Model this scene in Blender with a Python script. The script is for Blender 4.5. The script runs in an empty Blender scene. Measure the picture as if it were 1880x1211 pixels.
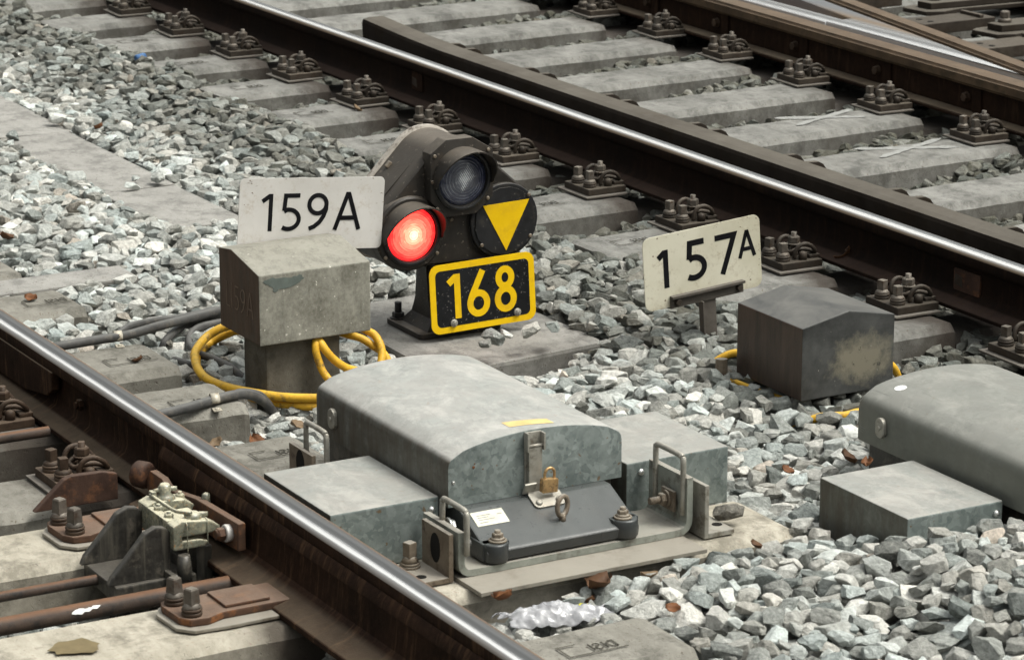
import bpy, bmesh, math, random
import numpy as np
from mathutils import Vector, Matrix, noise as mnoise
R = math.radians
random.seed(7)
S = bpy.context.scene
COL = S.collection

# ------------------------------------------------------------------ camera, sky, sun, exposure
cam = bpy.data.cameras.new('camera')
camo = bpy.data.objects.new('camera', cam); COL.objects.link(camo)
CP = Vector((13.2952380, -5.42001951, 2.47989780)); PITCH = 0.27119997; AZ = 2.62872374
fh = Vector((math.cos(AZ), math.sin(AZ), 0)); rt = Vector((math.sin(AZ), -math.cos(AZ), 0))
fw = fh * math.cos(PITCH) + Vector((0, 0, -math.sin(PITCH))); up = rt.cross(fw)
m = Matrix((rt, up, -fw)).transposed().to_4x4(); m.translation = CP
camo.matrix_world = m
cam.sensor_width = 36; cam.lens = 36 * 5760.6 / 1880
cam.clip_start = 0.1; cam.clip_end = 2000
cam.dof.use_dof = True; cam.dof.focus_distance = 8.8; cam.dof.aperture_fstop = 10.0
S.camera = camo

SUN_EL, SUN_AZ = R(60), R(48)          # azimuth measured from +x towards +y
w = bpy.data.worlds.new('World'); S.world = w; w.use_nodes = True
wn = w.node_tree; bg = wn.nodes['Background']
sky = wn.nodes.new('ShaderNodeTexSky'); sky.sky_type = 'NISHITA'; sky.sun_disc = False
sky.sun_elevation = SUN_EL; sky.sun_rotation = R(90) - SUN_AZ
sky.air_density = 1.0; sky.dust_density = 4.0; sky.ozone_density = 1.0
hs = wn.nodes.new('ShaderNodeHueSaturation'); hs.inputs['Saturation'].default_value = 0.15
wn.links.new(sky.outputs[0], hs.inputs['Color'])
# overcast luminance: the cloud deck is brighter overhead than near the horizon
wtc = wn.nodes.new('ShaderNodeTexCoord'); wsx = wn.nodes.new('ShaderNodeSeparateXYZ'); wr = wn.nodes.new('ShaderNodeValToRGB'); wm = wn.nodes.new('ShaderNodeMix')
wn.links.new(wtc.outputs['Generated'], wsx.inputs[0]); wn.links.new(wsx.outputs[2], wr.inputs[0])
e_ = wr.color_ramp.elements; e_[0].position = 0; e_[0].color = (.32, .32, .32, 1); e_[1].position = .9; e_[1].color = (2.58, 2.60, 2.48, 1); e3 = e_.new(.35); e3.color = (.78, .8, .75, 1)
wm.data_type = 'RGBA'; wm.blend_type = 'MULTIPLY'; wm.inputs[0].default_value = 1
wn.links.new(hs.outputs[0], wm.inputs[6]); wn.links.new(wr.outputs[0], wm.inputs[7]); wn.links.new(wm.outputs[2], bg.inputs['Color'])
bg.inputs['Strength'].default_value = 0.10
sun = bpy.data.lights.new('sun', 'SUN'); sun.energy = 1.5; sun.angle = R(20); sun.color = (1.0, 0.975, 0.90)
so = bpy.data.objects.new('sun', sun); COL.objects.link(so)
sd = Vector((math.cos(SUN_EL) * math.cos(SUN_AZ), math.cos(SUN_EL) * math.sin(SUN_AZ), math.sin(SUN_EL)))
so.rotation_euler = sd.to_track_quat('Z', 'Y').to_euler(); so.location = (0, 0, 20)
S.view_settings.view_transform = 'Standard'; S.view_settings.look = 'None'
S.view_settings.exposure = 0.44; S.view_settings.gamma = 1.0
S.render.engine = 'CYCLES'

# ------------------------------------------------------------------ materials
class NT:
    def __init__(s, name):
        s.m = bpy.data.materials.new(name); s.m.use_nodes = True
        s.t = s.m.node_tree; s.n = s.t.nodes; s.b = s.n['Principled BSDF']
    def new(s, t, **k):
        o = s.n.new('ShaderNode' + t)
        for a, v in k.items(): setattr(o, a, v)
        return o
    def link(s, a, b): s.t.links.new(a, b)
    def coord(s):
        if not hasattr(s, 'tc'):
            tc = s.new('TexCoord'); oi = s.new('ObjectInfo'); v = s.new('VectorMath', operation='SCALE')
            ad = s.new('VectorMath', operation='ADD')
            cx = s.new('CombineXYZ')
            for i in range(3): s.link(oi.outputs['Random'], cx.inputs[i])
            s.link(cx.outputs[0], v.inputs[0]); v.inputs['Scale'].default_value = 37.0
            s.link(tc.outputs['Object'], ad.inputs[0]); s.link(v.outputs[0], ad.inputs[1])
            s.tc = ad.outputs[0]
        return s.tc
    def stretched(s, sc):
        mp = s.new('Mapping'); mp.inputs['Scale'].default_value = sc; s.link(s.coord(), mp.inputs[0]); return mp.outputs[0]
    def noise(s, scale, detail=5, rough=.6, vec=None, dist=0):
        o = s.new('TexNoise'); o.inputs['Scale'].default_value = scale; o.inputs['Detail'].default_value = detail
        o.inputs['Roughness'].default_value = rough; o.inputs['Distortion'].default_value = dist
        s.link(vec or s.coord(), o.inputs['Vector']); return o.outputs['Fac']
    def ramp(s, f, stops):
        o = s.new('ValToRGB'); e = o.color_ramp.elements
        while len(e) > len(stops): e.remove(e[-1])
        while len(e) < len(stops): e.new(0.5)
        for i, (p, c) in enumerate(stops):
            e[i].position = p
            if isinstance(c, (int, float)): c = (c, c, c)
            e[i].color = (*c, 1)
        s.link(f, o.inputs[0]); return o.outputs[0]
    def mix(s, f, a, b, mode='MIX'):
        o = s.new('Mix', data_type='RGBA', blend_type=mode)
        for v, i in ((f, 0), (a, 6), (b, 7)):
            if isinstance(v, (int, float)):
                o.inputs[i].default_value = v if i == 0 else (v, v, v, 1)
            elif isinstance(v, tuple): o.inputs[i].default_value = (*v, 1)
            else: s.link(v, o.inputs[i])
        return o.outputs[2]
    def math(s, op, a, b=0.0, c=0.0):
        o = s.new('Math', operation=op)
        for i, v in enumerate((a, b, c)):
            if isinstance(v, (int, float)): o.inputs[i].default_value = v
            else: s.link(v, o.inputs[i])
        return o.outputs[0]
    def axis(s, which, world=False):
        g = s.new('NewGeometry') if world else s.new('TexCoord')
        x = s.new('SeparateXYZ'); s.link(g.outputs['Position' if world else 'Object'], x.inputs[0]); return x.outputs[which]
    def upness(s, lo=.6, hi=.95):
        g = s.new('NewGeometry'); x = s.new('SeparateXYZ'); s.link(g.outputs['Normal'], x.inputs[0])
        return s.ramp(x.outputs[2], [(lo, 0), (hi, 1)])
    def bump(s, h, strength=.3, dist=.002):
        o = s.new('Bump'); o.inputs['Strength'].default_value = strength; o.inputs['Distance'].default_value = dist
        s.link(h, o.inputs['Height']); s.link(o.outputs[0], s.b.inputs['Normal'])
    def done(s, col, rough=.6, metal=0.0, spec=None):
        for v, k in ((col, 'Base Color'), (rough, 'Roughness'), (metal, 'Metallic')):
            if isinstance(v, (int, float)): s.b.inputs[k].default_value = v
            elif isinstance(v, tuple): s.b.inputs[k].default_value = (*v, 1)
            else: s.link(v, s.b.inputs[k])
        s.b.inputs['Specular IOR Level'].default_value = .22 if spec is None else spec
        return s.m

def weathered(name, a, b, c=None, scale=6, rough=.7, metal=0., dust=None, dustamt=.6, bump=.3, bscale=90, spots=None, streak=None, spec=None):
    t = NT(name)
    n1 = t.noise(scale, 6, .65); n2 = t.noise(scale * 6, 5, .7)
    f = t.math('MULTIPLY_ADD', n2, .35, t.math('MULTIPLY', n1, .75))
    col = t.ramp(f, [(.38, a), (.66, b)])
    if c: col = t.mix(t.ramp(t.noise(scale * 2.3, 6, .7), [(.52, 0), (.66, 1)]), col, c)
    if streak:
        st = t.ramp(t.noise(1, 4, .6, t.stretched((60, 60, 4))), [(.5, 0), (.7, 1)])
        col = t.mix(t.math('MULTIPLY', st, .6), col, streak)
    if spots:
        col = t.mix(t.ramp(t.noise(scale * 14, 2, .5), [(.66, 0), (.70, 1)]), col, spots)
    if dust:
        du = t.math('MULTIPLY', t.upness(), t.ramp(t.noise(scale * 1.3, 6, .7), [(.3, dustamt * .55), (.62, dustamt)]))
        col = t.mix(du, col, dust)
    oi = t.new('ObjectInfo'); vr = t.math('MULTIPLY_ADD', oi.outputs['Random'], .5, .75); cx = t.new('CombineColor')
    for q in range(3): t.link(vr, cx.inputs[q])
    if name.startswith(('fast', 'screw')): col = t.mix(1.0, col, cx.outputs[0], 'MULTIPLY')
    t.bump(t.noise(bscale, 6, .7), bump, .002)
    r = t.ramp(n2, [(.3, max(.05, rough - .1)), (.7, min(1, rough + .12))])
    return t.done(col, r, metal, spec)

M = {}
def concrete(name, a, b, grime_shade_y=None, spots=(.12, .1, .08)):
    t = NT(name)
    n1 = t.noise(3.5, 7, .65); n2 = t.noise(30, 6, .7); n3 = t.noise(1, 5, .6, t.stretched((6, 40, 40)))
    f = t.math('ADD', t.math('MULTIPLY', n1, .5), t.math('ADD', t.math('MULTIPLY', n2, .25), t.math('MULTIPLY', n3, .25)))
    col = t.ramp(f, [(.36, a), (.62, b)])
    col = t.mix(t.ramp(t.noise(140, 2, .5), [(.30, 1), (.36, 0)]), col, spots)
    col = t.mix(t.ramp(t.noise(8, 8, .78), [(.48, 0), (.62, .7)]), col, tuple(v * .55 for v in a))
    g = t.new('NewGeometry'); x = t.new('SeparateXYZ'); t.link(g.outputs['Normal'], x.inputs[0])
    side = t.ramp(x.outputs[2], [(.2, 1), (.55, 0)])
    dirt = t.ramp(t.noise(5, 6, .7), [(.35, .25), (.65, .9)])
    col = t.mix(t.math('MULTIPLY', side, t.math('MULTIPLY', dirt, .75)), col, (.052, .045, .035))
    if grime_shade_y is not None:  # dark band under each rail: grime and the rail's shade painted together
        for yc, hw in grime_shade_y:
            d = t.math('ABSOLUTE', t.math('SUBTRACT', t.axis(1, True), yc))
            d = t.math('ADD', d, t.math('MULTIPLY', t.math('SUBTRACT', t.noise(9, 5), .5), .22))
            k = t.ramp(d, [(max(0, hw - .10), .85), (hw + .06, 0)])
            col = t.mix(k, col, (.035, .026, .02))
    h = t.math('ADD', t.math('MULTIPLY', t.noise(160, 4, .7), .5), t.math('MULTIPLY', t.noise(25, 5, .6), 1.0))
    pore = t.ramp(t.noise(75, 2, .5), [(.66, 0), (.70, 1)]); h = t.math('SUBTRACT', h, t.math('MULTIPLY', pore, .8)); t.bump(h, .6, .003)
    return t.done(col, .88)
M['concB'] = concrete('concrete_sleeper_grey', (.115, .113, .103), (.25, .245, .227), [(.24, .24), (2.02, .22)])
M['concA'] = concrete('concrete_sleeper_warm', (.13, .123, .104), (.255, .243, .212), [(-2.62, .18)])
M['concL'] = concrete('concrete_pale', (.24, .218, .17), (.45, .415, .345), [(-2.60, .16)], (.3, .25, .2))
M['slab'] = concrete('concrete_slab', (.155, .15, .138), (.275, .265, .245))
M['trough'] = concrete('concrete_trough', (.215, .208, .192), (.31, .30, .278))
M['post'] = concrete('concrete_post', (.085, .078, .062), (.19, .178, .148))

def rail_side(name, a, b, c):
    t = NT(name)
    n1 = t.noise(5, 7, .7); n2 = t.noise(60, 5, .7); st = t.noise(1, 7, .75, t.stretched((42, 8, 5)))
    col = t.ramp(t.math('ADD', t.math('MULTIPLY', n1, .6), t.math('MULTIPLY', n2, .4)), [(.38, a), (.62, b)])
    col = t.mix(t.ramp(st, [(.52, 0), (.70, .75)]), col, c)
    du = t.math('MULTIPLY', t.upness(.84, .97), t.ramp(t.noise(7, 6, .7), [(.3, .5), (.6, .95)]))
    col = t.mix(du, col, (.15, .118, .085) if b[0] > .025 else tuple(v * 3.2 + .02 for v in b))
    t.bump(t.math('ADD', n2, t.noise(180, 3, .7)), .5, .0015)
    return t.done(col, .8, 0.0, .10)
M['railA'] = rail_side('rail_rust_near', (.011, .0055, .003), (.030, .0150, .0085), (.10, .056, .030))
M['railB'] = rail_side('rail_rust_dark', (.0045, .0024, .0014), (.012, .006, .0035), (.026, .013, .007))
M['railC'] = rail_side('rail_rust_mid', (.011, .006, .004), (.028, .014, .008), (.055, .03, .017))
def polished(name, yc, half, stripes):  # stripes hold wear bands plus sky-reflection streaks painted as pale base colour
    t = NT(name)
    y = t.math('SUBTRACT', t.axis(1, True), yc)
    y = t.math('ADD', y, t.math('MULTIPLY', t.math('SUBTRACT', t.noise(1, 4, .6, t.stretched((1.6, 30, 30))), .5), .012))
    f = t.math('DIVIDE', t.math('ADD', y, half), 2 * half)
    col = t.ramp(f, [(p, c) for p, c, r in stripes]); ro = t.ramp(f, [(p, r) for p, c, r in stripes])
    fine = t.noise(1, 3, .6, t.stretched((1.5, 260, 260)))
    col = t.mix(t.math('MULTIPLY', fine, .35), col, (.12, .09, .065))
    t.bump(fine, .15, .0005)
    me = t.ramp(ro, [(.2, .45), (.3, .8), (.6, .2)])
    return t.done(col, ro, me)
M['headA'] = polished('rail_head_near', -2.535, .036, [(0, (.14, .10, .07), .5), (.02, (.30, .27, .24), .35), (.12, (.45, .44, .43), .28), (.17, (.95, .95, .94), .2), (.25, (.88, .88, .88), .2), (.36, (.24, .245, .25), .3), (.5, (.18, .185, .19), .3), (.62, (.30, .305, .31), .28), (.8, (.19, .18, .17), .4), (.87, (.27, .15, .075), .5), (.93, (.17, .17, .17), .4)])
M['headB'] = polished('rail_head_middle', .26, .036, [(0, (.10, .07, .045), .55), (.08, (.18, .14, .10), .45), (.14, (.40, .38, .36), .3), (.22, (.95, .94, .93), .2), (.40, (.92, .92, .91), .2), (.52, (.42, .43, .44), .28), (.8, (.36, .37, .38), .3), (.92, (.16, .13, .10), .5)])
M['guard'] = weathered('guard_rail_steel', (.016, .012, .009), (.038, .031, .025), (.03, .022, .015), 3, .8, 0, (.13, .118, .10), .8, spec=.08)
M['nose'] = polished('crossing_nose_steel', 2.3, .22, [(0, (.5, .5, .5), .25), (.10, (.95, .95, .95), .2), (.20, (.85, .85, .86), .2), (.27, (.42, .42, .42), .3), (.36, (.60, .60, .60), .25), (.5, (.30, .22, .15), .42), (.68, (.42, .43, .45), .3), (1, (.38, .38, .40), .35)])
M['wing'] = weathered('wing_rail_top', (.045, .028, .016), (.11, .072, .042), (.05, .035, .02), 7, .6, 0, (.145, .11, .08), .6)
M['fast'] = weathered('fastening_iron', (.018, .0135, .010), (.048, .038, .029), (.03, .02, .013), 14, .6, 0, (.125, .108, .086), .6, .4, 120)
M['fastA'] = weathered('fastening_rust', (.024, .015, .010), (.065, .042, .027), (.04, .022, .013), 14, .6, 0, (.145, .11, .082), .6, .4, 120)
M['screw'] = weathered('screw_steel', (.05, .042, .034), (.11, .095, .08), (.06, .04, .028), 22, .5, .2, (.20, .18, .15), .7)
M['pad'] = weathered('rubber_pad', (.05, .042, .035), (.10, .088, .075), None, 9, .8, 0, (.17, .155, .135), .6)
M['rust'] = weathered('orange_rust', (.040, .024, .016), (.105, .056, .035), (.19, .078, .03), 12, .7, 0, (.17, .12, .09), .85, .6, 130)
M['darkrust'] = weathered('dark_rust', (.025, .013, .009), (.065, .036, .025), (.11, .05, .025), 11, .7, 0, (.10, .07, .055), .6, .5)
M['rod'] = weathered('rusty_rod', (.026, .020, .017), (.065, .045, .034), (.022, .02, .018), 8, .6, 0, (.20, .10, .052), .65, .5, 120)
M['black'] = weathered('black_grease_metal', (.012, .011, .010), (.040, .037, .031), (.085, .075, .06), 12, .4, .0, (.11, .10, .085), .6, .5, 60, streak=(.10, .09, .07), spec=.45)
M['grease'] = weathered('grease_coated_metal', (.07, .072, .055), (.20, .20, .15), (.36, .33, .23), 16, .28, 0, (.60, .56, .42), .95, 1.0, 45, spots=(.40, .19, .06), spec=.6)
M['cast'] = weathered('slate_grey_casting', (.018, .020, .020), (.031, .034, .034), (.045, .045, .042), 7, .34, 0, (.078, .084, .082), .85, .35, 220, spec=.5)

def galv(name, a, b, dust, amt=.85, warm=None, spangle=75):
    t = NT(name)
    v = t.new('TexVoronoi'); v.inputs['Scale'].default_value = spangle
    nz = t.new('TexNoise'); nz.inputs['Scale'].default_value = 14; nz.inputs['Detail'].default_value = 4
    t.link(t.coord(), nz.inputs['Vector'])
    mv = t.mix(.09, t.coord(), nz.outputs['Color']); t.link(mv, v.inputs['Vector'])
    sx = t.new('SeparateColor'); t.link(v.outputs['Color'], sx.inputs[0])
    f = t.math('ADD', t.math('MULTIPLY', sx.outputs[0], .28), t.math('MULTIPLY', t.noise(16, 7, .7), .75))
    col = t.ramp(f, [(.34, a), (.72, b)])
    st = t.ramp(t.noise(7, 7, .7), [(.54, 0), (.68, .7)])
    col = t.mix(st, col, tuple(v * .55 for v in a))
    col = t.mix(t.ramp(t.noise(60, 2, .4), [(.71, 0), (.74, .8)]), col, (.16, .10, .05))
    if warm:
        g = t.new('NewGeometry'); x = t.new('SeparateXYZ'); t.link(g.outputs['Normal'], x.inputs[0])
        sid = t.ramp(t.math('MULTIPLY', x.outputs[1], -1), [(.3, 0), (.8, 1)])
        col = t.mix(t.math('MULTIPLY', sid, t.ramp(t.noise(1, 6, .7, t.stretched((28, 20, 5))), [(.3, .55), (.6, .95)])), col, warm)  # left faces browned: dirt plus the shade of that side, in the colour
    du = t.math('MULTIPLY', t.upness(.45, .85), t.ramp(t.noise(6, 9, .74, None, .6), [(.30, amt * .50), (.66, amt)]))
    col = t.mix(du, col, dust)
    col = t.mix(t.math('MULTIPLY', t.upness(.45, .85), t.ramp(t.noise(1, 8, .78, t.stretched((7, 10, 8)), .4), [(.50, 0), (.64, .45)])), col, tuple(min(1, v * 1.55) for v in dust))
    scr = t.ramp(t.noise(1, 3, .6, t.stretched((9, 150, 150)), .3), [(.66, 0), (.72, .35)])
    col = t.mix(scr, col, tuple(v * .5 for v in a))
    spk = t.ramp(t.noise(180, 3, .6), [(.68, 0), (.74, .5)]); col = t.mix(spk, col, tuple(v * .45 for v in a))
    t.bump(t.math('ADD', t.noise(50, 4, .6), t.math('MULTIPLY', t.noise(4, 3, .5), 6)), .16, .001)
    me = t.ramp(du, [(0, .45), (.6, .05)])
    return t.done(col, t.ramp(t.noise(25, 5), [(.3, .42), (.7, .62)]), me)
M['galv'] = galv('galvanised_cover', (.14, .165, .158), (.29, .325, .31), (.35, .338, .315), .92, (.095, .082, .064))
M['galv2'] = galv('galvanised_side_box', (.15, .178, .17), (.28, .315, .30), (.30, .285, .26), .9, (.10, .09, .072))
M['galvgreen'] = galv('galvanised_cover_dull', (.14, .15, .136), (.24, .255, .23), (.225, .22, .20), .85, (.165, .168, .145))
M['zinc'] = weathered('zinc_plated_steel', (.22, .21, .18), (.36, .345, .30), (.16, .14, .11), 12, .45, .35, (.42, .39, .34), .6)
M['zincdark'] = weathered('zinc_plated_dark', (.11, .085, .06), (.20, .165, .125), (.07, .05, .035), 12, .55, .1, (.36, .34, .30), .6)
M['frame'] = weathered('bed_plate_green_grey', (.16, .17, .145), (.27, .28, .245), (.12, .11, .09), 9, .55, .1, (.34, .31, .27), .75)
M['plate'] = weathered('flat_steel_plate', (.17, .155, .125), (.26, .24, .20), (.12, .10, .075), 5, .6, .1, (.30, .275, .235), .7)
M['shiny'] = weathered('bare_steel', (.5, .5, .48), (.72, .72, .7), None, 20, .28, .9)
M['brass'] = weathered('tarnished_brass', (.36, .22, .10), (.58, .38, .18), (.22, .15, .09), 40, .38, .7)
M['rubber'] = weathered('grey_cable_sheath', (.035, .034, .033), (.075, .073, .07), (.11, .10, .085), 9, .55, 0, (.15, .148, .14), .7, .15)
M['yellowc'] = weathered('yellow_cable_sheath', (.46, .25, .02), (.66, .38, .035), (.22, .14, .05), 16, .42, 0, (.76, .50, .09), .6, .3)
M['signal'] = weathered('signal_housing_dark', (.016, .014, .012), (.034, .030, .026), (.04, .032, .025), 5, .45, .0, (.13, .112, .092), .95, .25, 160, spots=(.10, .085, .07))
M['signalf'] = weathered('signal_front_charcoal', (.011, .011, .012), (.021, .021, .022), (.035, .032, .029), 6, .42, 0, (.08, .072, .062), .8, .2, 160, spots=(.07, .065, .06))
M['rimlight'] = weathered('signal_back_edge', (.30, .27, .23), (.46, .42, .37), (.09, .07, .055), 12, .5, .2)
M['yellow'] = weathered('yellow_sign_paint', (.70, .43, .004), (.78, .50, .006), (.66, .40, .012), 7, .4, 0, None, 0, .05)
M['digitblack'] = weathered('black_lettering', (.006, .006, .007), (.011, .011, .012), None, 9, .7, 0, None, 0, .05, spec=.05)
M['boardblack'] = weathered('black_number_board', (.007, .0075, .008), (.013, .0135, .015), None, 9, .35, 0, None, 0, .1, spots=(.14, .13, .12))
def signwhite(name, a, b, dirt, edge_amt):
    t = NT(name)
    col = t.ramp(t.noise(4, 6, .6), [(.35, a), (.65, b)])
    col = t.mix(t.ramp(t.noise(18, 9, .88), [(.53, 0), (.70, .75)]), col, dirt)
    z = t.axis(2); low = t.ramp(t.math('ADD', z, t.math('MULTIPLY', t.noise(40, 5, .8), .12)), [(.0, edge_amt), (.085, 0)])
    col = t.mix(t.math('MULTIPLY', low, t.ramp(t.noise(60, 4, .8), [(.35, .2), (.6, 1)])), col, dirt)
    t.bump(t.noise(200, 2), .1, .0006)
    return t.done(col, .42)
M['white1'] = signwhite('sign_enamel_white', (.48, .46, .43), (.58, .56, .53), (.34, .27, .19), .35)
M['white2'] = signwhite('sign_enamel_yellowed', (.46, .43, .32), (.60, .57, .46), (.20, .13, .06), .9)
def lid159():
    t = NT('junction_box_concrete')
    n = t.noise(9, 7, .7); n2 = t.noise(70, 5, .75)
    col = t.ramp(t.math('ADD', t.math('MULTIPLY', n, .55), t.math('MULTIPLY', n2, .45)), [(.36, (.12, .113, .09)), (.60, (.29, .28, .235))])
    col = t.mix(t.ramp(t.noise(110, 2, .5), [(.70, 0), (.74, 1)]), col, (.6, .57, .5))
    col = t.mix(t.ramp(t.noise(14, 6, .8), [(.60, 0), (.70, .6)]), col, (.11, .13, .12))
    g = t.new('NewGeometry'); x = t.new('SeparateXYZ'); t.link(g.outputs['Normal'], x.inputs[0])
    sid = t.ramp(t.math('MULTIPLY', x.outputs[1], -1), [(.3, 0), (.8, 1)])
    brown = t.ramp(t.noise(1, 6, .7, t.stretched((30, 30, 6))), [(.3, (.045, .028, .018)), (.7, (.10, .062, .040))])
    col = t.mix(t.math('MULTIPLY', sid, .95), col, brown)  # brown dirt and the left side's shade, both painted by face direction
    col = t.mix(t.math('MULTIPLY', t.upness(), t.ramp(t.noise(6, 7, .75), [(.35, .3), (.65, .9)])), col, (.25, .24, .205))
    stn = t.ramp(t.noise(1, 6, .75, t.stretched((20, 26, 7))), [(.50, 0), (.70, .6)]); col = t.mix(stn, col, (.085, .08, .064))
    t.bump(n2, .3, .002)
    return t.done(col, .7)
M['lid159'] = lid159()
def lid157():
    t = NT('junction_box_worn_grey')
    n = t.noise(7, 7, .7)
    col = t.ramp(n, [(.36, (.034, .035, .034)), (.66, (.095, .096, .092))])
    g = t.new('NewGeometry'); x = t.new('SeparateXYZ'); t.link(g.outputs['Normal'], x.inputs[0])
    sid = t.ramp(t.math('MULTIPLY', x.outputs[1], -1), [(.3, 0), (.8, 1)])
    brown = t.ramp(t.noise(1, 6, .7, t.stretched((34, 30, 5))), [(.3, (.022, .016, .013)), (.7, (.075, .05, .036))])
    col = t.mix(t.math('MULTIPLY', sid, .95), col, brown)  # left face darkened in colour for its shade as well as brown dirt
    # flaked patch where the old coat shows on the front
    px = t.math('SUBTRACT', t.axis(1), .205); pz = t.math('SUBTRACT', t.axis(2), .095)
    d = t.math('SQRT', t.math('ADD', t.math('POWER', t.math('MULTIPLY', px, .85), 2), t.math('POWER', t.math('MULTIPLY', pz, 1.3), 2)))
    d = t.math('ADD', d, t.math('MULTIPLY', t.math('SUBTRACT', t.noise(26, 6, .75), .5), .17))
    front = t.ramp(x.outputs[0], [(.7, 0), (.9, 1)])
    pt = t.math('MULTIPLY', front, t.ramp(d, [(.045, .85), (.105, 0)]))
    pc = t.mix(t.ramp(t.noise(45, 5, .8), [(.60, 0), (.66, 1)]), (.26, .235, .175), (.06, .055, .045))
    col = t.mix(pt, col, pc)
    col = t.mix(t.math('MULTIPLY', front, t.ramp(t.noise(70, 3, .6), [(.70, 0), (.74, .8)])), col, (.5, .48, .43))
    dz = t.ramp(t.noise(5, 6, .7, None, 1), [(.35, (.075, .075, .072)), (.65, (.17, .165, .15))])
    col = t.mix(t.math('MULTIPLY', t.upness(), .85), col, dz)
    t.bump(t.noise(60, 5, .7), .2, .001)
    return t.done(col, .42, .25, .4)
M['lid157'] = lid157()
def flat(name, c, rough=.6, metal=0.):
    t = NT(name); n = t.noise(25, 5, .7)
    col = t.ramp(n, [(.3, tuple(v * .75 for v in c)), (.7, tuple(min(1, v * 1.15) for v in c))])
    return t.done(col, rough, metal)
M['leafo'] = flat('dry_leaf_orange', (.15, .062, .025)); M['leafb'] = flat('dry_leaf_brown', (.09, .045, .022)); M['leafp'] = flat('dry_leaf_pale', (.18, .125, .075))
M['paper'] = flat('pale_label', (.62, .60, .50)); M['chalk'] = weathered('white_chalk_paint', (.20, .20, .19), (.30, .30, .285), (.17, .168, .158), 40, .9)
M['printgrey'] = flat('grey_print', (.22, .22, .2)); M['stickery'] = flat('faded_yellow_sticker', (.62, .46, .20))
M['white'] = flat('white_plastic', (.75, .75, .73), .4); M['blue'] = flat('blue_can_paint', (.05, .12, .26), .3)
M['engrave'] = flat('engraved_groove', (.095, .088, .072), .95); M['hole'] = flat('dark_hole', (.008, .007, .006), .9)
M['scratch'] = flat('brown_scratch', (.17, .125, .09), .8)
M['yellowtag'] = flat('yellow_print', (.72, .68, .08)); M['green'] = flat('green_fragment', (.03, .45, .07), .4)
M['clip'] = weathered('cable_clip_steel', (.36, .33, .27), (.52, .48, .40), (.22, .17, .11), 25, .45, .2)
def lens(name, base, emit=None, strength=0):
    t = NT(name)
    tc = t.new('TexCoord'); x = t.new('SeparateXYZ'); t.link(tc.outputs['Object'], x.inputs[0])
    r = t.math('SQRT', t.math('ADD', t.math('POWER', x.outputs[1], 2), t.math('POWER', x.outputs[2], 2)))
    wv = t.math('SINE', t.math('MULTIPLY', r, 900))
    h = t.math('MULTIPLY_ADD', wv, .5, t.math('MULTIPLY', t.noise(40, 3), .8))
    t.bump(h, .5, .002)
    if emit:
        f = t.math('ADD', r, t.math('MULTIPLY', t.math('SUBTRACT', t.noise(22, 6, .75, t.stretched((1, 1, 2.2))), .5), .034))
        f = t.math('ADD', f, t.math('MULTIPLY', wv, .0035))
        c = t.ramp(f, [(.0, (1, .36, .24)), (.012, (1, .31, .20)), (.020, (1, .12, .07)), (.026, (1, .20, .12)), (.033, (1, .06, .035)), (.040, (1, .11, .07)), (.049, (1, .03, .02)), (.057, (1, .06, .04)), (.065, (.9, .018, .014)), (.072, (.5, .010, .010)), (.080, (.3, .004, .006))])
        t.link(c, t.b.inputs['Emission Color']); t.b.inputs['Emission Strength'].default_value = strength
        return t.done((.35, .02, .02), .15)
    t.b.inputs['Coat Weight'].default_value = 1
    col = t.ramp(t.math('ADD', r, t.math('MULTIPLY', t.noise(45, 3, .6, t.stretched((1, .3, 1.4))), .03)), [(.018, (.50, .52, .55)), (.030, (.16, .17, .20)), (.05, (.06, .065, .09)), (.075, (.03, .035, .07))])  # pale middle of the ramp paints the glass highlight into the base colour
    # glint of the inner reflector, painted as a pale striped patch in the centre
    ay = t.math('ABSOLUTE', t.math('ADD', x.outputs[1], t.math('MULTIPLY', x.outputs[2], -.25))); az = t.math('ABSOLUTE', t.math('SUBTRACT', x.outputs[2], .006))
    mk = t.ramp(t.math('ADD', t.math('ADD', t.math('MULTIPLY', ay, .75), t.math('MULTIPLY', az, .6)), t.math('MULTIPLY', t.math('SUBTRACT', t.noise(55, 4, .7), .5), .035)), [(.012, 1), (.026, 0)])
    rib = t.ramp(t.math('SINE', t.math('MULTIPLY', t.math('ADD', x.outputs[1], t.math('MULTIPLY', x.outputs[2], .6)), 950)), [(.30, .12), (.65, 1)])
    rib = t.math('MULTIPLY', rib, t.ramp(t.noise(40, 4, .7), [(.35, .55), (.55, 1)]))
    col = t.mix(t.math('MULTIPLY', mk, rib), col, (.95, .97, 1.0))
    ring = t.ramp(t.math('SINE', t.math('MULTIPLY', r, 700)), [(.5, 0), (.95, .35)]); col = t.mix(t.math('MULTIPLY', ring, t.ramp(t.noise(25, 3), [(.4, 0), (.6, 1)])), col, (.45, .48, .55))
    return t.done(col, .10, .0, .6)
M['lensred'] = lens('red_lamp_lens', None, True, 3.1); M['lensclear'] = lens('clear_lamp_lens', None)
t = NT('plastic_film'); t.b.inputs['Transmission Weight'].default_value = .55; t.bump(t.noise(60, 3), .6, .003)
M['film'] = t.done(t.ramp(t.noise(22, 4), [(.35, (.40, .40, .42)), (.6, (.72, .72, .74))]), .15, 0, .6)
t = NT('ground_fines'); M['ground'] = t.done(t.ramp(t.noise(30, 5), [(.3, (.05, .045, .036)), (.7, (.13, .12, .10))]), .95)
vo = t.new('TexVoronoi'); vo.inputs['Scale'].default_value = 17; g_ = t.new('NewGeometry'); t.link(g_.outputs['Position'], vo.inputs['Vector'])
sc_ = t.new('SeparateColor'); t.link(vo.outputs['Color'], sc_.inputs[0])
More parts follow.
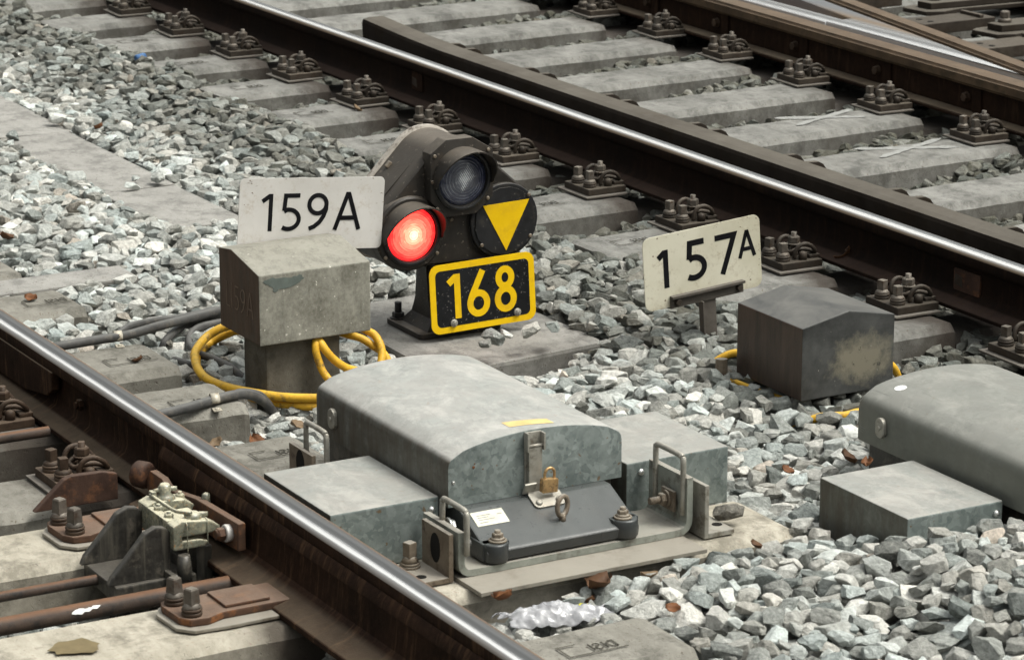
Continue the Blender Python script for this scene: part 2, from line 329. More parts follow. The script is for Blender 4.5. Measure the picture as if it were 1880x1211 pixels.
gc = t.mix(t.ramp(vo.outputs['Distance'], [(.25, 0), (.6, 1)]), t.ramp(sc_.outputs[0], [(0, (.10, .105, .10)), (.5, (.24, .245, .235)), (1, (.42, .42, .40))]), (.03, .028, .024))
t.link(gc, t.b.inputs['Base Color']); t.bump(t.math('SUBTRACT', 1.0, vo.outputs['Distance']), 1.0, .05)

t = NT('ballast_stone')
at = t.new('Attribute', attribute_name='tone'); ad = t.new('Attribute', attribute_name='dirt'); au = t.new('Attribute', attribute_name='hue')
tcg = t.new('NewGeometry')
def nz(sc, de=4, ro=.6):
    o = t.new('TexNoise'); o.inputs['Scale'].default_value = sc; o.inputs['Detail'].default_value = de; o.inputs['Roughness'].default_value = ro
    t.link(tcg.outputs['Position'], o.inputs['Vector']); return o.outputs['Fac']
f = t.math('MULTIPLY_ADD', t.math('SUBTRACT', nz(70, 8, .75), .5), 1.15, at.outputs['Fac'])
base = t.ramp(f, [(.0, (.05, .052, .05)), (.3, (.16, .168, .162)), (.55, (.33, .335, .322)), (.78, (.54, .54, .525)), (1, (.78, .78, .76))])
hue = t.ramp(au.outputs['Fac'], [(0, (.88, .97, .965)), (.25, (.96, 1, .975)), (.5, (1, .985, .94)), (.85, (1, .96, .89)), (1, (.95, .80, .68))])
base = t.mix(1.0, base, hue, 'MULTIPLY')
dirty = t.mix(t.math('MULTIPLY', ad.outputs['Fac'], t.ramp(nz(30, 5), [(.3, .55), (.6, 1)])), base, (.085, .080, .058))
t.bump(t.math('ADD', nz(220, 6, .8), t.math('MULTIPLY', nz(60, 6, .65), 2.2)), .9, .006)
M['stone'] = t.done(dirty, .85, 0, .3)

# ------------------------------------------------------------------ geometry helpers
def link(o, parent=None):
    COL.objects.link(o)
    if parent: o.parent = parent
    return o
def tag(o, label=None, cat=None, group=None, kind=None):
    if label: o['label'] = label
    if cat: o['category'] = cat
    if group: o['group'] = group
    if kind: o['kind'] = kind
    return o
def empty(name, loc, label, cat, group=None, rz=0):
    o = bpy.data.objects.new(name, None); link(o); o.location = loc; o.rotation_euler.z = rz; o.empty_display_size = .05
    return tag(o, label, cat, group)
class MB:
    def __init__(s): s.bm = bmesh.new(); s.mi = 0; s.T = Matrix.Identity(4)
    def _xf(s, vs):
        for v in vs: v.co = s.T @ v.co
    def box(s, x0, x1, y0, y1, z0, z1, bev=0, seg=2):
        b = bmesh.new(); bmesh.ops.create_cube(b, size=1)
        for v in b.verts: v.co = Vector(((v.co.x + .5) * (x1 - x0) + x0, (v.co.y + .5) * (y1 - y0) + y0, (v.co.z + .5) * (z1 - z0) + z0))
        if bev: bmesh.ops.bevel(b, geom=b.edges[:], offset=bev, segments=seg, affect='EDGES', profile=.6)
        s.add(b); return s
    def add(s, b, T=None):
        mp = {}
        TT = s.T @ T if T is not None else s.T
        for v in b.verts: mp[v] = s.bm.verts.new(TT @ v.co)
        flip = TT.to_3x3().determinant() < 0
        for f in b.faces:
            vs = [mp[v] for v in f.verts]
            if flip: vs.reverse()
            try: nf = s.bm.faces.new(vs)
            except ValueError: continue
            nf.material_index = s.mi if f.material_index == 0 else f.material_index; nf.smooth = f.smooth
        b.free()
    def prism(s, pts, a, b_, axis='y', bev=0, seg=2):
        """pts: 2D polygon; axis y: (x,z); axis x: (y,z); axis z: (x,y)"""
        b = bmesh.new()
        def P(p, h):
            return {'y': (p[0], h, p[1]), 'x': (h, p[0], p[1]), 'z': (p[0], p[1], h)}[axis]
        v0 = [b.verts.new(P(p, a)) for p in pts]; v1 = [b.verts.new(P(p, b_)) for p in pts]
        n = len(pts); b.faces.new(v0); b.faces.new(v1[::-1])
        for i in range(n): b.faces.new((v0[i], v0[(i + 1) % n], v1[(i + 1) % n], v1[i]))
        bmesh.ops.recalc_face_normals(b, faces=b.faces[:])
        if bev: bmesh.ops.bevel(b, geom=b.edges[:], offset=bev, segments=seg, affect='EDGES', profile=.6)
        s.add(b); return s
    def rings(s, rings, closed_ring=True, caps=True, smooth=True):
        b = bmesh.new(); vv = [[b.verts.new(p) for p in r] for r in rings]; n = len(rings[0])
        for i in range(len(vv) - 1):
            for j in range(n if closed_ring else n - 1):
                k = (j + 1) % n
                f = b.faces.new((vv[i][j], vv[i][k], vv[i + 1][k], vv[i + 1][j])); f.smooth = smooth
        if caps: b.faces.new(vv[0][::-1]); b.faces.new(vv[-1])
        bmesh.ops.recalc_face_normals(b, faces=b.faces[:])
        s.add(b); return s
    def lathe(s, prof, center=(0, 0, 0), axis=(0, 0, 1), seg=20, smooth=True, caps=True):
        """prof: list of (r, h)"""
        a = Vector(axis).normalized(); q = a.to_track_quat('Z', 'Y').to_matrix(); c = Vector(center)
        rr = [[c + q @ Vector((max(r, 1e-4) * math.cos(2 * math.pi * i / seg), max(r, 1e-4) * math.sin(2 * math.pi * i / seg), h)) for i in range(seg)] for r, h in prof]
        return s.rings(rr, True, caps, smooth)
    def cyl(s, p0, p1, r, r1=None, seg=16, smooth=True):
        p0, p1 = Vector(p0), Vector(p1); L = (p1 - p0).length
        return s.lathe([(r, 0), (r if r1 is None else r1, L)], p0, p1 - p0, seg, smooth)
    def tube(s, pts, r, seg=8, sub=4, closed=False):
        P = [Vector(p) for p in pts]
        Q = []
        n = len(P)
        if sub > 1 and n > 2:
            for i in range(n - 1 if not closed else n):
                p0 = P[(i - 1) % n] if (closed or i > 0) else P[i] * 2 - P[i + 1]
                p1 = P[i]; p2 = P[(i + 1) % n]
                p3 = P[(i + 2) % n] if (closed or i + 2 < n) else p2 * 2 - p1
                for k in range(sub):
                    t = k / sub
                    Q.append(.5 * ((2 * p1) + (p2 - p0) * t + (2 * p0 - 5 * p1 + 4 * p2 - p3) * t * t + (3 * p1 - p0 - 3 * p2 + p3) * t ** 3))
            if not closed: Q.append(P[-1])
        else: Q = P
        rr = []; N = None; m_ = len(Q)
        for i, p in enumerate(Q):
            if closed: T = (Q[(i + 1) % m_] - Q[i - 1]).normalized()
            else: T = (Q[min(i + 1, m_ - 1)] - Q[max(i - 1, 0)]).normalized()
            if N is None: N = T.orthogonal().normalized()
            N = (N - T * N.dot(T)).normalized(); B = T.cross(N)
            rr.append([p + (N * math.cos(2 * math.pi * j / seg) + B * math.sin(2 * math.pi * j / seg)) * r for j in range(seg)])
        if closed: rr.append(rr[0])
        return s.rings(rr, True, not closed)
    def nut(s, c, r, h, axis=(0, 0, 1)):
        return s.lathe([(r * .86, 0), (r, h * .12), (r, h * .85), (r * .84, h)], c, axis, 6, False)
    def build(s, name, mat, parent=None, loc=None):
        me = bpy.data.meshes.new(name); s.bm.to_mesh(me); s.bm.free()
        for mm in (mat if isinstance(mat, (list, tuple)) else [mat]): me.materials.append(mm)
        o = bpy.data.objects.new(name, me); link(o, parent)
        if loc: o.location = loc
        return o
def smooth_by_angle(o, ang=40):
    for p in o.data.polygons: p.use_smooth = True
    o.data.set_sharp_from_angle(angle=R(ang)); return o
def copy_tree(o, parent=None):
    c = o.copy(); COL.objects.link(c)
    if parent: c.parent = parent
    for ch in list(o.children): copy_tree(ch, c)
    return c
def rrect(x0, x1, y0, y1, r, seg=6):
    pts = []
    for cx, cy, a0 in ((x1 - r, y1 - r, 0), (x0 + r, y1 - r, 90), (x0 + r, y0 + r, 180), (x1 - r, y0 + r, 270)):
        for i in range(seg + 1):
            a = R(a0 + 90 * i / seg); pts.append((cx + r * math.cos(a), cy + r * math.sin(a)))
    return pts

# ---- stroke lettering: flat ribbons in local (y, z), thickness along +x
def arc(cx, cy, rx, ry, a0, a1, n=20):
    return [(cx + rx * math.cos(R(a0 + (a1 - a0) * i / n)), cy + ry * math.sin(R(a0 + (a1 - a0) * i / n))) for i in range(n + 1)]
GL = {
 '1': (.34, [[(.22, 0), (.22, 1.0)], [(.0, .80), (.19, .945)]]),
 '5': (.56, [[(.50, .945), (.13, .945), (.10, .54)], [(.10, .52)] + arc(.22, .31, .27, .26, 100, -125, 22)]),
 '9': (.58, [arc(.28, .70, .225, .245, 0, 360, 30), [(.505, .70), (.50, .56), (.44, .38), (.34, .22), (.20, .10), (.07, .045)]]),
 '6': (.56, [arc(.27, .27, .215, .23, 0, 360, 30), [(.06, .33), (.12, .48), (.40, 1.0)]]),
 '8': (.56, [arc(.27, .755, .165, .19, 0, 360, 28), arc(.27, .275, .205, .225, 0, 360, 28)]),
 '7': (.54, [[(.0, .945), (.50, .945), (.17, 0)]]),
 'A': (.72, [[(.035, 0), (.34, .96), (.38, .96), (.67, 0)], [(.13, .32), (.58, .32)]]),
 'L': (.4, [[(.04, 1), (.04, .04), (.38, .04)]]),
 'D': (.6, [[(.04, .04), (.04, .96), (.25, .96)] + arc(.25, .5, .3, .46, 90, -90, 12) + [(.04, .04)]]),
 'I': (.2, [[(.06, 0), (.06, 1)]]),
 'S': (.5, [arc(.25, .75, .2, .2, 30, 250, 12) + arc(.25, .29, .22, .25, 80, -150, 12)]),
 'B': (.6, [[(.04, .04), (.04, .96), (.25, .96)] + arc(.25, .74, .2, .22, 90, -90, 8) + [(.04, .52), (.25, .52)] + arc(.25, .28, .24, .24, 90, -90, 8) + [(.04, .04)]]),
}
def ribbon(mb, pts, wdt, x0, x1, closed):
    n = len(pts); L = []; Rr = []
    for i in range(n):
        p = Vector(pts[i])
        a = Vector(pts[i - 1]) if (i > 0 or closed) else None; b = Vector(pts[(i + 1) % n]) if (i < n - 1 or closed) else None
        d0 = (p - a).normalized() if a is not None else None; d1 = (b - p).normalized() if b is not None else None
        if d0 is None: d0 = d1
        if d1 is None: d1 = d0
        t = (d0 + d1); t = t.normalized() if t.length > 1e-6 else d0
        nn = Vector((-t.y, t.x)); k = wdt / 2 / max(.4, nn.dot(Vector((-d0.y, d0.x))))
        L.append(p + nn * k); Rr.append(p - nn * k)
    b = bmesh.new()
    def V(q, x): return b.verts.new((x, q[0], q[1]))
    f0 = [V(q, x1) for q in L]; f1 = [V(q, x1) for q in Rr]; g0 = [V(q, x0) for q in L]; g1 = [V(q, x0) for q in Rr]
    m_ = n if closed else n - 1
    for i in range(m_):
        j = (i + 1) % n
        b.faces.new((f0[i], f0[j], f1[j], f1[i])); b.faces.new((f0[i], g0[i], g0[j], f0[j])); b.faces.new((f1[j], g1[j], g1[i], f1[i]))
    if not closed:
        b.faces.new((f0[0], f1[0], g1[0], g0[0])); b.faces.new((f1[-1], f0[-1], g0[-1], g1[-1]))
    bmesh.ops.recalc_face_normals(b, faces=b.faces[:]); mb.add(b)
def write(mb, text, y0, z0, h, wf=.15, x0=0., dx=.0008, gap=.14, sx=1.0):
    y = y0; k = 0
    for ch in text:
        if ch == ' ': y += h * .3; continue
        wd, strokes = GL[ch]
        for st in strokes:
            closed = len(st) > 20 and (Vector(st[0]) - Vector(st[-1])).length < 1e-3
            pts = [(y + p[0] * h * sx, z0 + p[1] * h) for p in (st[:-1] if closed else st)]
            ribbon(mb, pts, h * wf, x0, x0 + dx + k * .00012, closed); k += 1
        y += (wd * sx + gap) * h
    return y

# ------------------------------------------------------------------ ground and tracks (structure)
g = MB(); g.box(-60, 60, -60, 60, -.5, -.155); tag(g.build('ground', M['ground']), kind='structure')

# --- sleepers
def sleeper_mesh(wdt, parts, depth=.2, bev=.024, bump=.004, seed=0):
    """front top edge at local x=0, extends to -wdt; parts: (y0, y1, drop, inset)"""
    mb = MB()
    for (y0, y1, drop, ins) in parts:
        z = -drop
        prof = [(-wdt - bev + ins, z - bev), (-wdt + ins, z), (-ins, z), (bev - ins, z - bev), (bev + .012 - ins, -depth), (-wdt - bev - .012 + ins, -depth)]
        n = max(2, int((y1 - y0) / .05)); e = .018
        ys = [y0, y0 + e] + [y0 + (y1 - y0) * i / n for i in range(1, n)] + [y1 - e, y1]
        rr = []
        for i, y in enumerate(ys):
            sh = e * .35 if i in (0, len(ys) - 1) else 0
            row = []
            for j, (px, pz) in enumerate(prof):
                cx = -wdt / 2
                q = Vector((px, y, pz))
                if sh: q.x += (cx - px) * .05; q.z -= sh if j in (0, 1, 2, 3) else 0
                nn = mnoise.noise(Vector((px * 9 + seed, y * 9, pz * 9 + seed)))
                q.x += nn * bump * .8; q.z += (mnoise.noise(Vector((y * 14, px * 14, seed + 5))) * bump * .7 if j < 4 else 0)
                row.append(q)
            rr.append(row)
        mb.rings(rr, True, True, False)
    return mb
def ordw(i): return ['first', 'second', 'third', 'fourth', 'fifth', 'sixth', 'seventh', 'eighth', 'ninth', 'tenth', 'eleventh', 'twelfth', 'thirteenth', 'fourteenth', 'fifteenth', 'sixteenth'][i]
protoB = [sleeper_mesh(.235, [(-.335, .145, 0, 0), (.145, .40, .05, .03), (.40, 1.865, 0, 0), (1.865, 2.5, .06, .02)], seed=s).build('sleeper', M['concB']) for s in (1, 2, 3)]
obst = []   # (x0,x1,y0,y1,top)
KB = list(range(-4, 11)); MARKS = []
for i, k in enumerate(KB):
    o = protoB[i] if i < 3 else bpy.data.objects.new('sleeper', protoB[i % 3].data)
    if i >= 3: link(o)
    o.location = (.6 * k + .09, 0, 0); o.rotation_euler.z = R(2.3)
    marks = {6: ' with a white painted cross', 7: ' with the longest white painted cross'}
    tag(o, ordw(i) + ' grey sleeper from the top under the middle rail' + marks.get(k, ''), 'sleeper', 'concrete sleepers of the middle and far rails')
    if 1 <= k <= 9: MARKS.append((o, k))
    for yy in np.arange(-.335, 2.5, .1):
        if .15 < yy < .38: continue
        xf = .6 * k + .09 - .04 * yy; obst.append((xf - .245, xf + .02, yy, yy + .1, 0.0))
# chalk crosses
for xo, yo, sc in ((4.05, 1.49, 1.0), (3.43, 1.53, .9)):
    mb = MB(); rn = random.Random(int(xo * 10))
    for (a, b) in (((-.085, -.2), (.08, .17)), ((.085, -.2), (-.075, .2))):
        L = []; Q = []
        for i in range(15):
            t_ = i / 14; p = Vector((a[0] + (b[0] - a[0]) * t_, a[1] + (b[1] - a[1]) * t_)) * sc
            wv = .020 + rn.uniform(-.007, .006) if 0 < i < 14 else .003
            L.append((xo + p.x - wv, yo + p.y + wv * .4)); Q.append((xo + p.x + wv, yo + p.y - wv * .4))
        b_ = bmesh.new(); va = [b_.verts.new((q[0], q[1], .0025 + (.0008 if a[0] > 0 else 0))) for q in L]; vb = [b_.verts.new((q[0], q[1], .0025 + (.0008 if a[0] > 0 else 0))) for q in Q]
        for i in range(14): b_.faces.new((va[i], vb[i], vb[i + 1], va[i + 1]))
        bmesh.ops.recalc_face_normals(b_, faces=b_.faces[:]); mb.add(b_)
    o = mb.build('painted_cross', M['chalk']); tag(o, 'white painted cross on the grey sleeper ' + ('nearer to the right picture edge' if xo > 4 else 'farther back'), 'marking', 'white crosses on sleepers')
# track A sleepers: (back x, front x, left y, right y, material)
SA = [(2.75, 2.99, -2.05, 'concA'), (3.34, 3.58, -2.05, 'concA'), (3.93, 4.17, -2.06, 'concA'), (4.43, 4.655, -2.04, 'concA'), (5.12, 5.375, -2.045, 'concA'), (5.59, 5.81, -2.035, 'concA'),
      (6.14, 6.365, -2.05, 'concA'), (6.525, 6.745, -1.70, 'concL'), (7.165, 7.395, -1.325, 'concL'), (7.735, 7.945, -1.95, 'concA'), (8.35, 8.58, -2.05, 'concA')]
names = {4: 'black cable clipped on its back edge', 5: 'grey cable along its front edge', 6: 'behind the nearer cover at its rear handle', 7: 'pale and dusty, behind the greased rod clamp',
         8: 'pale, under the nearer cover\'s bolted bed plate', 9: 'bottom centre beside the plastic bag', 3: 'far left end just behind the near rail', 2: 'cut by the left picture edge'}
def engraved(o, x, y, ang=0):
    mb = MB(); mb.T = Matrix.Translation((x, y, .0045)) @ Matrix.Rotation(math.pi, 4, 'Z') @ Matrix.Rotation(R(90), 4, 'Y')
    # glyphs written on the top face, upside down to the camera
    write(mb, 'DISI', -.055, -.02, .035, .10, 0, .001, .12, 1.0)
    for pts in ([(-.07, -.032), (.075, -.032), (.075, .028), (.03, .028)],): ribbon(mb, pts, .004, 0, .0006, False)
    mb.build('engraved_mark', M['engrave'], o)
for i, (x0, x1, yr, mt) in enumerate(SA):
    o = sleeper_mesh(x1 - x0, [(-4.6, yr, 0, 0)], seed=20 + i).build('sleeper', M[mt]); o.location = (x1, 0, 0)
    tag(o, 'concrete sleeper end of the near track, ' + names.get(i, ordw(i) + ' from the top'), 'sleeper', 'concrete sleepers of the near track')
    obst.append((x0 - .02, x1 + .02, -4.6, yr, 0.0))
    if i in (3, 4, 5, 6, 9): engraved(o, -.10 if i != 5 else -.07, -2.15 if i != 3 else -2.12)

b = MB(); rn = random.Random(5)
b.prism([(7.30 + (.05 + rn.uniform(-.012, .012)) * math.cos(a) * (1.0 if math.sin(a) > 0 else .8), -3.13 + .055 * math.sin(a) * rn.uniform(.8, 1.15)) for a in np.linspace(0, 6.0, 18)], .0062, .0068, 'z'); o = b.build('oil_stain', flat('olive_oil_stain', (.16, .125, .065), .5))
tag(o, 'olive brown oil stain on the pale sleeper in the lower left corner', 'stain')
for o, k in MARKS: engraved(o, -.12, -.16)
# --- rails
def rail_obj(name, yc, zb, H, x0, x1, mats, label, hw=.036, fw_=.075, cat='rail', ang=0.0, group='running rails'):
    c = .012
    half = [(fw_, 0), (fw_, .010), (fw_ - .004, .0125), (.035, .024), (.014, .036), (.0085, .055), (.0085, H - .062), (.014, H - .05), (hw - .003, H - .040), (hw, H - .036), (hw, H - .0145),
            (hw - .0008, H - .0105), (hw - .0028, H - .0070), (hw - .0058, H - .0042), (hw - .0095, H - .0024), (hw - .015, H - .0012), (hw * .3, H)]
    prof = [(yc + a, zb + b) for a, b in half] + [(yc - a, zb + b) for a, b in half[::-1]]
    xs = list(np.arange(x0, x1 + .01, .5))
    mb = MB(); b = bmesh.new()
    rr = [[b.verts.new((x, p[0] + ang * (x - x0), p[1] + mnoise.noise(Vector((x, p[0], p[1]))) * .0005)) for p in prof] for x in xs]
    n = len(prof); nh = len(half)
    for i in range(len(rr) - 1):
        for j in range(n):
            k = (j + 1) % n
            f = b.faces.new((rr[i][j], rr[i][k], rr[i + 1][k], rr[i + 1][j]))
            top = (11 <= j <= 2 * nh - 13)
            f.material_index = 1 if top else 0; f.smooth = True
    b.faces.new(rr[0]); b.faces.new(rr[-1][::-1])
    bmesh.ops.recalc_face_normals(b, faces=b.faces[:]); mb.add(b)
    o = mb.build(name, mats); o.data.set_sharp_from_angle(angle=R(50))
    return tag(o, label, cat, group)
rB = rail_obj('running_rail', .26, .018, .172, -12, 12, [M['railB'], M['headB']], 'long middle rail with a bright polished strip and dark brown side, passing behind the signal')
for (x, z0, z1, wd) in ((5.955, .058, .125, .127), (2.425, .066, .137, .088)):
    mb = MB(); mb.prism(rrect(x, x + wd, z0, z1, .006), .2455, .252, 'y'); mb.build('marking_plate', M['darkrust'] if x > 5 else M['railC'], rB)
    mb = MB(); mb.prism([(x + .004, z0 + .02), (x + .045, z0 + .012), (x + .04, z0 + .045), (x + .006, z0 + .05)], .2445, .2456, 'y'); mb.build('worn_patch', M['fast'], rB)
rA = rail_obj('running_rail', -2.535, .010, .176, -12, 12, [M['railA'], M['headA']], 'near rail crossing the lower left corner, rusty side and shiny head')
# switch blade lying against the near rail
mb = MB(); xs0 = 6.50
sec = [(-2.668, .004), (-2.668, .016), (-2.664, .019), (-2.612, .033), (-2.590, .050), (-2.583, .118), (-2.586, .124), (-2.585, .130), (-2.580, .142), (-2.575, .150), (-2.5725, .152), (-2.566, .06), (-2.562, .045), (-2.562, .004)]
mb.prism(sec, xs0, 12, 'x'); bl = mb.build('tongue_rail', M['railA']); smooth_by_angle(bl, 35)
tag(bl, 'rusty switch blade with a dusty foot pressed against the near rail', 'rail')
mb = MB(); mb.prism([(5.0, .05), (5.55, .05), (5.72, .075), (5.76, .10), (5.76, .148), (5.0, .148)], -2.575, -2.552, 'y', .004); o = mb.build('joint_plate', M['railA'], rA)
mb = MB(); mb.nut((5.92, -2.553, .10), .016, .014, (0, -1, 0)); mb.cyl((5.92, -2.567, .1), (5.92, -2.575, .1), .009); mb.build('web_bolt', M['railA'], rA)
# guard rail
mb = MB()
sec = [(.388, .05), (.380, .19), (.383, .203), (.41, .2085), (.476, .2085), (.483, .203), (.483, .19), (.455, .17), (.440, .15), (.440, .06)]
xs = [1.59, 1.60, 1.75, 1.9, 2.1, 2.4, 3, 5, 7, 12]
def fl(x): return (max(0, (2.4 - x)) / .81) ** 1.3 * .066
mb.rings([[(x, y + fl(x), (z if z < .1 else z - (.008 if x < 1.595 else 0))) for y, z in sec] for x in xs], True, True, False)
gr = mb.build('guard_rail', M['guard']); tag(gr, 'dull dark guard rail with flared end lying just beyond the middle rail', 'rail')
for k in range(3, 11):
    for dx in (-.16, -.03):
        mb = MB(); x = .6 * k + dx + .02
        mb.prism([(.442, .02), (.442, .199), (.548, .196), (.568, .186), (.625, .11), (.65, .05), (.65, .02)], x - .012, x + .012, 'x', .003); mb.build('bracket', M['guard'], gr)
    mb = MB(); mb.box(.6 * k - .22, .6 * k + .02, .40, .66, .004, .02, .003); mb.build('bracket_base', M['railC'], gr)
# crossing
cr = empty('rail_crossing', (2.3, 2.2, 0), 'rail crossing with shiny pointed nose between two brown wing rails at the upper right', 'rail crossing')
def bar(mb, ya, yb, x0, x1, z0, z1, bev=.008):
    b = bmesh.new(); P = []
    for x in (x0, x1):
        for y, z in ((ya(x), z0), (yb(x), z0), (yb(x), z1), (ya(x), z1)): P.append(b.verts.new((x - 2.3, y - 2.2, z)))
    for f in ((0, 1, 2, 3), (7, 6, 5, 4), (0, 4, 5, 1), (1, 5, 6, 2), (2, 6, 7, 3), (3, 7, 4, 0)): b.faces.new([P[i] for i in f])
    bmesh.ops.recalc_face_normals(b, faces=b.faces[:])
    if bev: bmesh.ops.bevel(b, geom=b.edges[:], offset=bev, segments=3, affect='EDGES')
    mb.add(b)
cw = lambda x: 2.06 - .032 * (x - 2.74)
mb = MB(); bar(mb, lambda x: cw(x) - .085, lambda x: cw(x) + .08, -6, 8, .015, .03, .003); bar(mb, lambda x: cw(x) - .012, lambda x: cw(x) + .02, -6, 8, .03, .15, .004)
mb.build('web_and_foot', M['railC'], cr)
mb = MB(); bar(mb, lambda x: cw(x) - .052, lambda x: cw(x) + .05, -6, 8, .135, .189, .012); smooth_by_angle(mb.build('near_wing_rail', M['wing'], cr), 60)
n1 = lambda x: 2.153 - .0175 * (x - 2.31); n2 = lambda x: 2.118 + .180 * (3.95 - x)
g1 = lambda x: 2.256 + .12 * (2.545 - x); g2 = lambda x: 2.256 + .20 * (2.545 - x)
mb = MB()
bar(mb, n1, lambda x: n2(x), 2.545, 3.93, .10, .191, .003)
bar(mb, n1, lambda x: g1(x) if g1(x) < n1(x) + .09 else n1(x) + .09, -6, 2.545, .10, .1905, .003)
bar(mb, lambda x: n2(x) - .085, n2, -6, 2.545, .10, .1905, .003)
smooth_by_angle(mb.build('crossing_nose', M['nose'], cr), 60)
mb = MB(); bar(mb, lambda x: n1(x) + .02, lambda x: n2(x) - .02, -6, 3.9, .03, .12, 0); mb.build('filler_block', M['railB'], cr)
e1 = lambda x: 2.456 - .178 * (x - 2.31)
mb = MB(); bar(mb, e1, lambda x: e1(x) + .085, -6, 3.95, .10, .196, .012); bar(mb, lambda x: 2.12 + .04 - .03 * (x - 3.9), lambda x: 2.25 - .03 * (x - 3.9), 3.92, 8, .10, .190, .01); smooth_by_angle(mb.build('far_wing_rail', M['wing'], cr), 60)
mb = MB(); bar(mb, lambda x: e1(x) + .01, lambda x: e1(x) + .04, -6, 3.95, .015, .11, 0); mb.build('far_web', M['railB'], cr)
for x in (.6, 1.22, 1.826, 2.464, 3.083, 3.70, 4.3):
    y = cw(x) - .012
    mb = MB(); mb.T = Matrix.Translation((-2.3, -2.2, 0)); mb.lathe([(.021, 0), (.021, .006), (.017, .008)], (x, y + .001, .082), (0, -1, 0), 14); mb.nut((x, y - .006, .082), .018, .016, (0, -1, 0)); mb.build('web_bolt', M['fastA'], cr)
    mb = MB(); mb.T = Matrix.Translation((-2.3, -2.2, 0)); mb.box(x + .045, x + .10, y - .012, y + .001, .03, .135, .004); mb.build('web_block', M['railC'], cr)

# --- rail fastenings
def make_fastening(mat, mats):
    t_ = empty('rail_fastening', (0, 0, 0), 'x', 'rail fastening')
    mb = MB(); mb.box(-.205, 0, 0, .165, .004, .011, .002); mb.build('pad', M['pad'], t_)
    mb = MB(); mb.box(-.185, -.018, .018, .17, .011, .034, .003); mb.box(-.165, -.04, .135, .175, .034, .046, .004); mb.build('base_plate', mat, t_)
    for sx, rz in ((-.138, .3), (-.058, -.1)):
        mb = MB(); mb.T = Matrix.Translation((sx, .046, .034)) @ Matrix.Rotation(rz, 4, 'Z')
        mb.lathe([(.0225, 0), (.0235, .002), (.0235, .006), (.0225, .0085)], (0, 0, 0)); mb.lathe([(.021, .0085), (.0235, .0105), (.0235, .014), (.021, .0165)], (0, 0, .0005))
        sc = mb.build('spring_washer', mats[1], t_)
        mb = MB(); mb.T = Matrix.Translation((sx, .046, .051)) @ Matrix.Rotation(rz, 4, 'Z')
        mb.lathe([(.021, 0), (.0215, .003), (.017, .008), (.012, .011)]); mb.prism([(-.0115, -.0115), (.0115, -.0115), (.0115, .0115), (-.0115, .0115)], .010, .040, 'z', .0022)
        mb.build('coach_screw', mats[0], t_)
    mb = MB(); c = Vector((-.098, .112, .034))
    mb.nut(c + Vector((0, 0, .042)), .0195, .022); mb.lathe([(.022, 0), (.023, .002), (.022, .004)], c + Vector((0, 0, .038))); mb.cyl(c, c + Vector((0, 0, .077)), .0105, .009, 12); mb.cyl(c, c + Vector((0, 0, .02)), .014, .014, 12)
    mb.build('clip_bolt', mats[0], t_)
    mb = MB(); r = .0068
    for s in (-1, 1):
        P = [(.004, -.024, .016), (.020, -.026, .018), (.030, -.010, .026), (.033, .020, .026), (.040, .046, .018), (.050, .048, .018), (.057, .034, .036), (.058, .008, .050), (.055, -.016, .044), (.051, -.028, .024), (.049, -.028, .004)]
        mb.tube([(c.x + s * p[0], c.y + p[1], c.z + p[2]) for p in P], r, 8, 3)
    mb.tube([(c.x - .006, c.y - .024, c.z + .016), (c.x, c.y - .028, c.z + .017), (c.x + .006, c.y - .024, c.z + .016)], r, 8, 3)
    mb.build('spring_clip', mat, t_)
    mb = MB(); mb.lathe([(.014, 0), (.014, .018), (.011, .024), (.004, .027)], (c.x + .056, c.y - .002, c.z)); mb.build('shoulder', mat, t_)
    mb = MB(); mb.lathe([(.013, 0), (.013, .014), (.008, .018)], (c.x - .056, c.y - .002, c.z)); mb.build('shoulder', mat, t_)
    return t_
fb = make_fastening(M['fast'], (M['screw'], M['fast'])); first = True
near = {3: 'just left of the signal top', 9: 'partly behind the raised white 157 sign', 10: 'behind the dark grey junction box', 7: 'right of the yellow triangle'}
for i, k in enumerate(range(-2, 13)):
    o = fb if first else copy_tree(fb); first = False
    o.location = (.6 * k + random.uniform(-.006, .006), random.uniform(-.004, .004), 0); o.rotation_euler.z = R(random.uniform(-2, 2))
    tag(o, ordw(i) + ' rusty bolted rail fastening from the top along the near side of the middle rail', 'rail fastening', 'rail fastenings of the middle rail')
xsC = [(-.12, 1.9), (.48, 1.87), (1.083, 1.86), (1.675, 1.845), (2.28, 1.80), (2.903, 1.765), (3.512, 1.735), (4.156, 1.704), (4.76, 1.69)]
redtip = {5, 6}
for i, (x, y) in enumerate(xsC):
    o = copy_tree(fb); o.location = (x, y, 0); o.rotation_euler.z = R(-2)
    tag(o, ordw(i) + ' rusty bolted rail fastening from the top along the crossing at the right', 'rail fastening', 'rail fastenings of the crossing')
fa = make_fastening(M['fastA'], (M['fastA'], M['fastA']))
for i, (x, y, lb) in enumerate(((6.348, -2.80, 'brown bolted rail fastening on the sleeper just behind the greased rod clamp'), (5.79, -2.80, 'brown bolted rail fastening at the left picture edge beside the near rail'), (5.37, -2.80, 'brown rail fastening of the near rail outside the left edge'))):
    o = fa if i == 0 else copy_tree(fa); o.location = (x, y, 0); tag(o, lb, 'rail fastening', 'rail fastenings of the near rail')
for k in range(-2, 13): obst.append((.6 * k - .2, .6 * k, 0, .5, .03))

